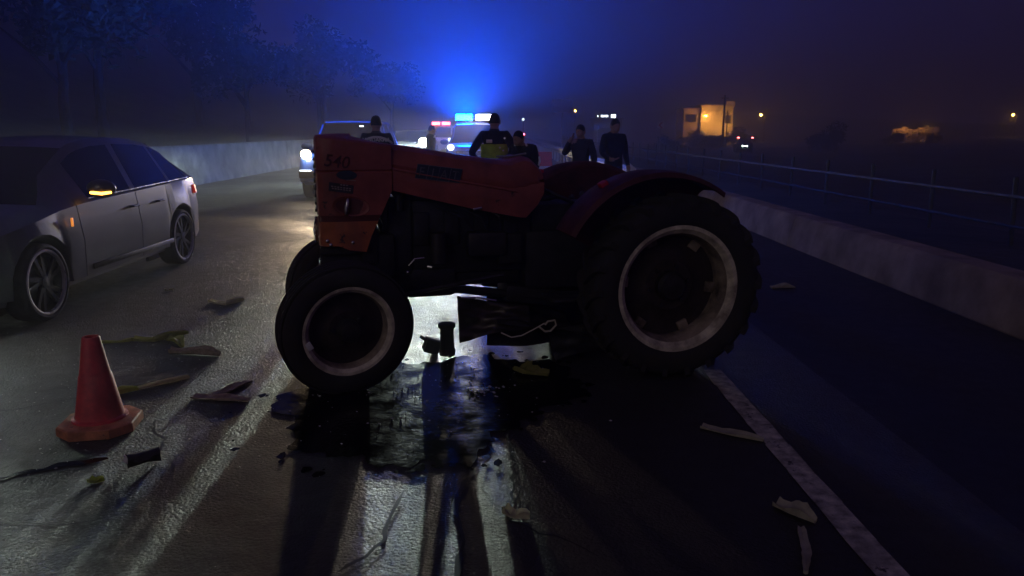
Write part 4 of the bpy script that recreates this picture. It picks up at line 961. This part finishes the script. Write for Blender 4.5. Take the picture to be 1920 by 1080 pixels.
def street_lamp(label, x, y, z, energy, rg=.16):
    g0 = terr(x, y); s = empty('street_lamp', (x, y, g0), 0, label, 'street lamp', 'orange street lamps far off on the right'); h = z - g0
    q = MB(); q.tube([(.9, .2, 0), (.9, .2, h * .7), (.88, .2, h * .95), (.6, .1, h + .12), (.15, 0, h + .14)], [.09, .07, .06, .04, .035], 10); q.build('pole', M['pole'], s)
    q = MB(); q.box((0, 0, h + .13), (.55, .24, .09), None, .03); q.build('lamp_head', M['black'], s)
    q = MB(); q.ell((0, -.05, h), (rg * 1.2, rg, rg), 14, 9); q.build('bulb', M['sodium'], s)
    light('lamp_light', 'POINT', s, (0, -.05, h - rg - .08), energy, (1.0, .5, .12), shadow_soft_size=.1)
    return s
street_lamp('orange street lamp glowing right of the lit house', X(1427, 160), 160, 4.8, 350, .22)
street_lamp('orange street lamp glowing at the far right edge', X(1904, 165), 165, 4.9, 500, .24)
# the lit house
hx0, hx1 = X(1318, 120), X(1377, 120)
gz = terr(33, 122)
Hs = empty('house', (X(1340, 120), 121, gz), 0, 'ochre house lit orange by a wall lamp behind dark bushes', 'house')
def hb(name, m, x0, x1, y0, y1, z0, z1, par=Hs): q = MB(); q.box(((x0 + x1) / 2, (y0 + y1) / 2, (z0 + z1) / 2), (x1 - x0, y1 - y0, z1 - z0)); return q.build(name, m, par, smooth=False)
hb('wall', M['plaster'], -1.9, 3.2, 0, 7, 0, 6.0); hb('annexe_wall', M['plaster2'], -4.5, -1.9, .6, 6, 0, 5.6)
r_ = hb('roof_slab', M['plaster2'], -2.1, 3.4, -.2, 7.2, 6.0, 6.25); hb('parapet', M['plaster2'], 2.0, 3.35, -.15, 1.0, 6.25, 6.8, Hs); hb('annexe_roof', M['plaster2'], -4.7, -1.9, .4, 6.2, 5.6, 5.75)
for (x, z) in ((-3.7, 3.6), (-2.9, 3.6), (2.4, 3.4)):
    yy = .58 if x < -1.9 else -.02
    w_ = hb('window', M['black'], x - .45, x + .45, yy - .03, yy + .03, z, z + 1.2); hb('window_sill', M['plaster2'], x - .55, x + .55, yy - .10, yy + .02, z - .08, z, w_)
    hb('pane', M['glass'], x - .38, x + .38, yy - .045, yy - .032, z + .06, z + 1.14, w_)
q = MB(); q.tube([(-1.4, 0, 4.5), (-1.4, -1.2, 4.6)], .03, 8); q.ell((-1.4, -1.25, 4.5), (.13, .13, .10), 12, 8); q.build('wall_lamp', M['sodium'], Hs)
light('wall_light', 'POINT', Hs, (-1.0, -1.6, 4.0), 350, (1.0, .5, .10), shadow_soft_size=.1)
light('yard_light', 'POINT', Hs, (1.4, -3.0, 2.6), 800, (1.0, .5, .10), shadow_soft_size=.15)
q = MB(); q.cyl((1.4, -3.0, -.5), (1.4, -3.0, 2.4), .05, .05, 8); q.ell((1.4, -3.0, 2.46), (.1, .1, .06), 10, 6); q.build('yard_lamp_post', M['pole'], Hs)
for i, px in enumerate((1357.5, 1364)):
    x = X(px, 104 + 3 * i); p_ = MB(); hgt_ = (7.0, 5.2)[i]; p_.cyl((0, 0, -.5), (0, 0, hgt_), .16 - .05 * i, .12 - .04 * i, 10); p_.box((0, 0, hgt_ - .4), (1.0, .08, .1))
    o = p_.build('utility_pole', M['pole'], None, loc=(x, 104 + 3 * i, terr(x, 104))); tag(o, ('taller', 'shorter')[i] + ' dark utility pole standing before the lit house', 'pole', 'utility poles before the house')
# low wall of a far yard, lit orange
W_ = empty('yard_wall', (X(1722, 150), 150, terr(82, 150)), R(6), 'long low stone yard wall lit orange on the far right', 'wall')
rnd = random.Random(4)
for k in range(9):
    q = MB(); h = 1.1 + rnd.uniform(-.25, .2); zb = 1.7 + .1 * math.sin(k); q.box((-4.6 + k * 1.13, rnd.uniform(-.1, .1), zb + h / 2 - .8), (1.08, .35, h + 1.6), (0, rnd.uniform(-.03, .03), 0), .05); q.build('wall_section', M['plaster'], W_)
q = MB(); q.tube([(1.0, -2.0, -1), (1.0, -2.0, 3.2)], .04, 8); q.ell((1.0, -2.0, 3.25), (.07, .07, .05), 10, 6); q.build('yard_lamp_post', M['pole'], W_)
light('yard_wall_light', 'POINT', W_, (1.0, -2.0, 3.05), 330, (1.0, .45, .10), shadow_soft_size=.1)
light('yard_wall_light', 'POINT', W_, (-3.0, -1.6, 2.6), 200, (1.0, .45, .10), shadow_soft_size=.1)
# lit shop front far off
Sp = empty('shop', (X(1140, 140), 140, terr(20, 140)), 0, 'far dark shop with a short row of white lit letters', 'shop')
hb('wall', M['plaster2'], -2.6, 2.6, .1, 6, 0, 4.2, Sp); hb('roof_slab', M['plaster2'], -2.8, 2.8, -.1, 6.2, 4.2, 4.4, Sp)
for (x, w, h) in ((-1.9, .16, .3), (-1.1, .42, .4), (-.62, .3, .32), (-.2, .34, .4), (.95, .85, .62)):
    q = MB(); q.box((x, 0, 4.75), (w, .12, h), None, .03); q.build('sign_letter', M['shopsign'], Sp)
q = MB(); q.box((-.5, .06, 4.42), (4, .05, .08)); q.build('sign_rail', M['black'], Sp)
hb('window', M['glass'], -1.8, 1.8, .04, .12, .8, 2.6, Sp)
for i, (px, py, Y, m_) in enumerate(((1078, 208, 150, 'sodium'), (981, 224, 90, 'dim_lens'), (1841, 188, 190, 'decal_line'))):
    s = empty('far_lamp', (X(px, Y), Y, terr(X(px, Y), Y)), 0, ('tiny amber lamp on a pole right of the large road sign', 'tiny white lamp on a pole above the stooping officer', 'dim pale lamp head high on the far right slope')[i], 'lamp')
    h = Z(py, Y) - terr(X(px, Y), Y)
    q = MB(); q.cyl((0, .12, -.3), (0, .12, h + .1), .05, .035, 8); q.build('pole', M['pole'], s)
    q = MB(); q.ell((0, 0, h), (.16, .14, .16), 10, 7); q.build('bulb', M[m_], s)

# ------------------------------------------------------------------ trees and bushes
def leafy(n, rad, rnd, size, sq=.75):
    q = MB()
    cl = [(Vector((rnd.gauss(0, .45) * rad, rnd.gauss(0, .45) * rad, rnd.gauss(0, .38) * rad * sq)), rnd.uniform(.25, .5) * rad) for _ in range(14)]
    for i in range(n):
        c, r = rnd.choice(cl); d = Vector((rnd.gauss(0, 1), rnd.gauss(0, 1), rnd.gauss(0, .8))).normalized() * r * rnd.uniform(.6, 1.05)
        p = c + d; a = Vector((rnd.gauss(0, 1), rnd.gauss(0, 1), rnd.gauss(0, 1))).normalized(); b2 = a.orthogonal().normalized(); s = size * rnd.uniform(.6, 1.3)
        q.add([p - a * s, p + b2 * s * .45, p + a * s, p - b2 * s * .45], [(0, 1, 2, 3)])
    return q
rnd = random.Random(11)
crowns = []
for v in range(3):
    me = leafy(2600, 2.6, rnd, .17).mesh('crown', smooth=False, fix=False); me.materials.append(M['foliage']); crowns.append(me)
q = MB(); q.tube([(0, 0, -.5), (.05, 0, 1.5), (-.05, .05, 3.0), (0, 0, 4.6)], [.2, .16, .12, .05], 9)
for k in range(6):
    a = k * 1.05; q.tube([(0, 0, 2.0 + k * .3), (.8 * math.cos(a), .8 * math.sin(a), 3.0 + k * .3), (1.6 * math.cos(a), 1.6 * math.sin(a), 3.7 + k * .32)], [.08, .05, .02], 6)
trk = q.mesh('trunk'); trk.materials.append(M['bark'])
tl = [(-13.5, 24, 1.0, 'leafy tree on the bank just above the barrier wall, behind the passing car'), (-16, 31, 1.25, 'tall tree on the left bank between the car and the patrol vehicle'), (-12.5, 38, .9, 'small tree at the foot of the left bank above the barrier'),
      (-18, 46, 1.4, 'broad tree high on the left bank beyond the patrol vehicle'), (-13, 55, 1.1, 'tree on the left bank above the patrol vehicle roof'), (-16, 70, 1.5, 'big far tree left of the blue glow'), (-12.5, 88, 1.3, 'far tree standing directly left of the blue light bar'),
      (-22, 28, 1.5, 'tree high on the bank at the upper left'), (-20, 18, 1.2, 'tree at the left edge above the passing car roof')]
for i, (x, y, s, lb) in enumerate(tl):
    e = empty('tree', (x, y, terr(x, y)), rnd.uniform(0, 6), lb, 'tree', 'trees on the left bank'); e.scale = (s, s, s)
    for nm, me, z in (('trunk', trk, 0), ('crown', crowns[i % 3], 4.6)):
        o = bpy.data.objects.new(nm, me); C.objects.link(o); o.parent = e; o.location = (0, 0, z)
bl = [(1300, 112, .75, 'dark bush before the left corner of the lit house'), (1322, 110, .95, 'round dark bush before the middle of the lit house'), (1345, 111, .7, 'low dark bush before the lit house wall'), (1385, 112, .95, 'dark bush at the right corner of the lit house'),
      (1690, 138, .9, 'dark bush before the left part of the orange yard wall'), (1750, 136, .85, 'dark bush before the right part of the orange yard wall'), (1560, 90, 1.1, 'wide dark bush on the right verge between the lamps'), (1250, 80, .7, 'dark bush below the chevron sign')]
for i, (px, Y, s, lb) in enumerate(bl):
    x = X(px, Y); e = empty('bush', (x, Y, terr(x, Y)), rnd.uniform(0, 6), lb, 'bush', 'dark bushes on the right'); e.scale = (s, s, s * .8)
    for nm, me, z in (('stem', trk, -2.2), ('foliage', crowns[(i + 1) % 3], 1.25)):
        o = bpy.data.objects.new(nm, me); C.objects.link(o); o.parent = e; o.location = (0, 0, z)

# ------------------------------------------------------------------ cone and debris
cn = empty('traffic_cone', (-2.14, 3.78, 0), R(10), 'plain red traffic cone with orange base standing on the wet road', 'traffic cone')
q = MB(); c8 = .085
def octo(h, z): 
    c_ = h * .52
    return [(h, -c_, z), (h, c_, z), (c_, h, z), (-c_, h, z), (-h, c_, z), (-h, -c_, z), (-c_, -h, z), (c_, -h, z)]
q.loft([octo(.182, 0), octo(.186, .004), octo(.184, .046), octo(.178, .052), octo(.14, .058), octo(.01, .06)]); q.build('base', M['cone_base'], cn, ang=25)
q = MB(); Rr = Matrix.Rotation(R(90), 3, 'X')
q.lathe([(.136, -.055), (.134, -.068), (.120, -.074), (.117, -.085), (.113, -.10), (.079, -.295), (.076, -.30), (.074, -.305), (.043, -.495), (.040, -.502), (.030, -.502), (.028, -.47)], (0, 0, 0), 40, Matrix.Rotation(R(-90), 3, 'X'))
q.v = [(x, y, abs(z)) for x, y, z in q.v]; q.build('cone_body', M['cone'], cn, ang=40)

def leaf(name, pts, w, m, label, cat, h=.012, group=None, curl=.3, z0=.0):
    # folded, tapering strip with thickness lying on the road
    P = []
    for i in range(len(pts) - 1):
        a = Vector((*pts[i], 0)) if len(pts[i]) == 2 else Vector(pts[i]); b_ = Vector((*pts[i + 1], 0)) if len(pts[i + 1]) == 2 else Vector(pts[i + 1])
        for k in range(5): P.append(a.lerp(b_, k / 5))
    P.append(b_); c = sum(P, Vector()) / len(P); q = MB(); rings = []
    for i, p in enumerate(P):
        u = i / (len(P) - 1); t = (P[min(i + 1, len(P) - 1)] - P[max(i - 1, 0)]).normalized(); n_ = Vector((-t.y, t.x, 0))
        ww = w * (.35 + .65 * math.sin(math.pi * min(1, .18 + u * .78))) * random.uniform(.85, 1.15); up = h * (1 + .8 * math.sin(u * 7 + w * 90)) + z0
        o_ = p - c
        rings.append([tuple(o_ + n_ * ww + Vector((0, 0, .004 + curl * ww + up * .5))), tuple(o_ + Vector((0, 0, .004 + up * .4))), tuple(o_ - n_ * ww + Vector((0, 0, .004 + curl * ww * .7 + up * .5))),
                      tuple(o_ - n_ * ww * .95 + Vector((0, 0, .002 + curl * ww * .5))), tuple(o_ + Vector((0, 0, .001))), tuple(o_ + n_ * ww * .95 + Vector((0, 0, .002 + curl * ww * .7)))])
    q.loft(rings); o = q.build(name, m, None, ang=50, loc=(c.x, c.y, c.z)); tag(o, label, cat, group); return o
G_ = 'vegetable scraps strewn over the road'
leaf('leaf_scrap', [(-2.69, 6.74), (-2.5, 6.62), (-2.41, 6.82)], .028, M['stalk'], 'white curled leaf on the road right of the passing car rear wheel', 'leaf', .03, G_, .6)
leaf('leaf_scrap', [(-3.0, 5.38), (-2.85, 5.42), (-2.76, 5.47)], .02, M['leaf'], 'thin green leaf lying farthest left behind the cone', 'leaf', .02, G_)
leaf('leaf_scrap', [(-2.77, 5.45), (-2.6, 5.43), (-2.45, 5.66)], .03, M['leaf'], 'long forked yellow green leaf behind the cone', 'leaf', .03, G_, .7)
leaf('leaf_scrap', [(-2.52, 5.46), (-2.42, 5.42), (-2.33, 5.27)], .035, M['leaf'], 'curled green leaf stub at the end of the forked leaf', 'leaf', .03, G_, .8)
leaf('stalk_scrap', [(-2.36, 5.13), (-2.15, 5.10), (-1.98, 5.06)], .032, M['wood'], 'brown split stalk lying right of the curled green leaf', 'stalk', .04, G_, .9)
leaf('leek_stalk', [(-2.33, 4.26), (-2.23, 4.36), (-2.0, 4.58)], .022, M['stalk'], 'slim pale leek stalk pointing away from the cone', 'stalk', .02, G_, .5)
leaf('leek_leaf', [(-2.38, 4.2), (-2.32, 4.27), (-2.22, 4.36)], .03, M['leaf'], 'short yellow green leaf at the cone end of the slim pale stalk', 'leaf', .02, G_, .5, .012)
leaf('wood_splinter', [(-1.83, 4.22), (-1.66, 4.19), (-1.48, 4.16)], .035, M['wood'], 'flat brown splinter lying crosswise between cone and front wheel', 'splinter', .015, G_, .35)
leaf('wood_splinter', [(-1.71, 4.24), (-1.65, 4.36), (-1.58, 4.5)], .032, M['wood'], 'brown splinter pointing towards the tractor front wheel', 'splinter', .015, G_, .35)
leaf('leaf_scrap', [(0.01, 2.83), (0.05, 2.79), (0.11, 2.78)], .022, M['stalk'], 'small pale leaf on the lit asphalt in the foreground', 'leaf', .03, G_, .8)
leaf('leaf_scrap', [(0.10, 4.70), (0.16, 4.62), (0.30, 4.58)], .06, M['leaf'], 'broad yellow green leaf at the puddle edge under the tractor', 'leaf', .03, G_, .8)
leaf('stalk_scrap', [(1.06, 3.72), (1.2, 3.62), (1.33, 3.54)], .028, M['stalk'], 'pale stalk lying across to the white line', 'stalk', .015, G_, .5)
leaf('leaf_scrap', [(1.15, 2.87), (1.2, 2.80), (1.26, 2.73)], .035, M['stalk'], 'crumpled pale leaf beside the near end of the white line', 'leaf', .03, G_, .9)
leaf('stalk_scrap', [(1.18, 2.68), (1.14, 2.52), (1.08, 2.38)], .018, M['stalk'], 'narrow pale stalk left of the white line, nearest the camera', 'stalk', .015, G_, .5)
leaf('leaf_scrap', [(2.70, 7.28), (2.82, 7.31), (2.95, 7.32)], .04, M['stalk'], 'lone pale scrap on the dark shoulder right of the rear wheel', 'leaf', .03, G_, .5)
leaf('leaf_scrap', [(-3.33, 7.26), (-3.29, 7.28), (-3.25, 7.27)], .02, M['stalk'], 'tiny pale scrap between the passing car wheels', 'leaf', .015, G_, .5)
leaf('leaf_scrap', [(-1.86, 3.14), (-1.83, 3.13), (-1.80, 3.15)], .02, M['leaf'], 'tiny green scrap below the crushed can', 'leaf', .015, G_, .5)
# crushed can
q = MB(); rr = []
for i in range(9):
    u = i / 8; f = 1 - .25 * math.sin(u * 3.1) * (1 if 0 < i < 8 else 0)
    rr.append([( -.07 + .14 * u, .035 * math.cos(a) * (1 + .2 * math.sin(3 * a + i)), .036 + .034 * math.sin(a) * f) for a in [2 * math.pi * k / 14 for k in range(14)]])
q.loft(rr); o = q.build('crushed_can', M['iron2'], None, ang=40, loc=(-1.70, 3.32, 0)); o.rotation_euler = (0, 0, R(35)); tag(o, 'dark crushed can lying on the road below the cone', 'can')
q = MB(); q.box((-.075, 0, .045), (.004, .05, .03), (0, .3, .2)); q.build('torn_tab', M['reflect'], o)
# broken machine pieces standing below the engine
q = MB(); q.lathe([(.055, 0), (.058, .03), (.05, .05), (.048, .19), (.062, .20), (.062, .225), (.03, .24), (.001, .24)], (0, 0, 0), 20, Matrix.Rotation(R(90), 3, 'X'))
q.v = [(x, y, abs(z)) for x, y, z in q.v]; o = q.build('broken_cylinder', M['iron'], None, loc=(-.385, 5.06, .007)); tag(o, 'upright black metal cylinder broken off, standing below the tractor', 'machine part')
q = MB(); q.box((0, 0, .055), (.11, .09, .10), (.1, .35, .3), .012); q.cyl((-.03, 0, .09), (-.08, .01, .12), .012, .012, 8); o = q.build('broken_casting', M['iron'], None, loc=(-.50, 5.12, .0)); tag(o, 'small black casting lying left of the broken cylinder', 'machine part')
# stone chips on the puddle and the road
st_ = MB(); rnd = random.Random(21)
def chip(x, y, s):
    v = [(x + s * rnd.uniform(.6, 1.2) * a, y + s * rnd.uniform(.6, 1.2) * b_, .006 + s * (.4 + c_ * .5) * rnd.uniform(.7, 1.1)) for a, b_, c_ in ((1, 0, 0), (-1, .2, 0), (0, 1, 0), (.1, -1, 0), (0, 0, 1), (0, 0, -.9))]
    st_.add(v, [(0, 2, 4), (2, 1, 4), (1, 3, 4), (3, 0, 4), (2, 0, 5), (1, 2, 5), (3, 1, 5), (0, 3, 5)])
for i in range(90): chip(rnd.gauss(-.42, .3), rnd.gauss(4.3, .32), rnd.uniform(.003, .010))
for i in range(260): chip(rnd.uniform(-3.4, -.9), rnd.uniform(3.0, 8.5), rnd.uniform(.003, .009))
for i in range(900): chip(rnd.gauss(-1.9, .8), rnd.gauss(5.2, 1.5), rnd.uniform(.0015, .005))
for i in range(25): chip(rnd.gauss(-.12, .05), rnd.gauss(4.3, .05), rnd.uniform(.006, .014))
chip(.59, 3.81, .012); chip(.2, 3.3, .012)
o = st_.build('gravel', M['stone'], None, smooth=False, fix=False); o['kind'] = 'stuff'; tag(o, 'pale stone chips scattered over puddle and wet asphalt', 'gravel')

# ------------------------------------------------------------------ night haze
hz = MB(); hz.box((40, 195, 34.0), (330, 440, 72)); ho = hz.build('haze', None, None, smooth=False); ho['kind'] = 'stuff'; tag(ho, 'thin night haze hanging over the road', 'haze')
hm = bpy.data.materials.new('night_haze'); hm.use_nodes = True; nt = hm.node_tree
for n_ in list(nt.nodes):
    if n_.type == 'BSDF_PRINCIPLED': nt.nodes.remove(n_)
pv = nt.nodes.new('ShaderNodeVolumePrincipled'); pv.inputs['Color'].default_value = (.9, .9, .95, 1); pv.inputs['Density'].default_value = .0085; pv.inputs['Anisotropy'].default_value = .42
nt.links.new(pv.outputs[0], [n_ for n_ in nt.nodes if n_.type == 'OUTPUT_MATERIAL'][0].inputs['Volume'])
ho.data.materials.append(hm)
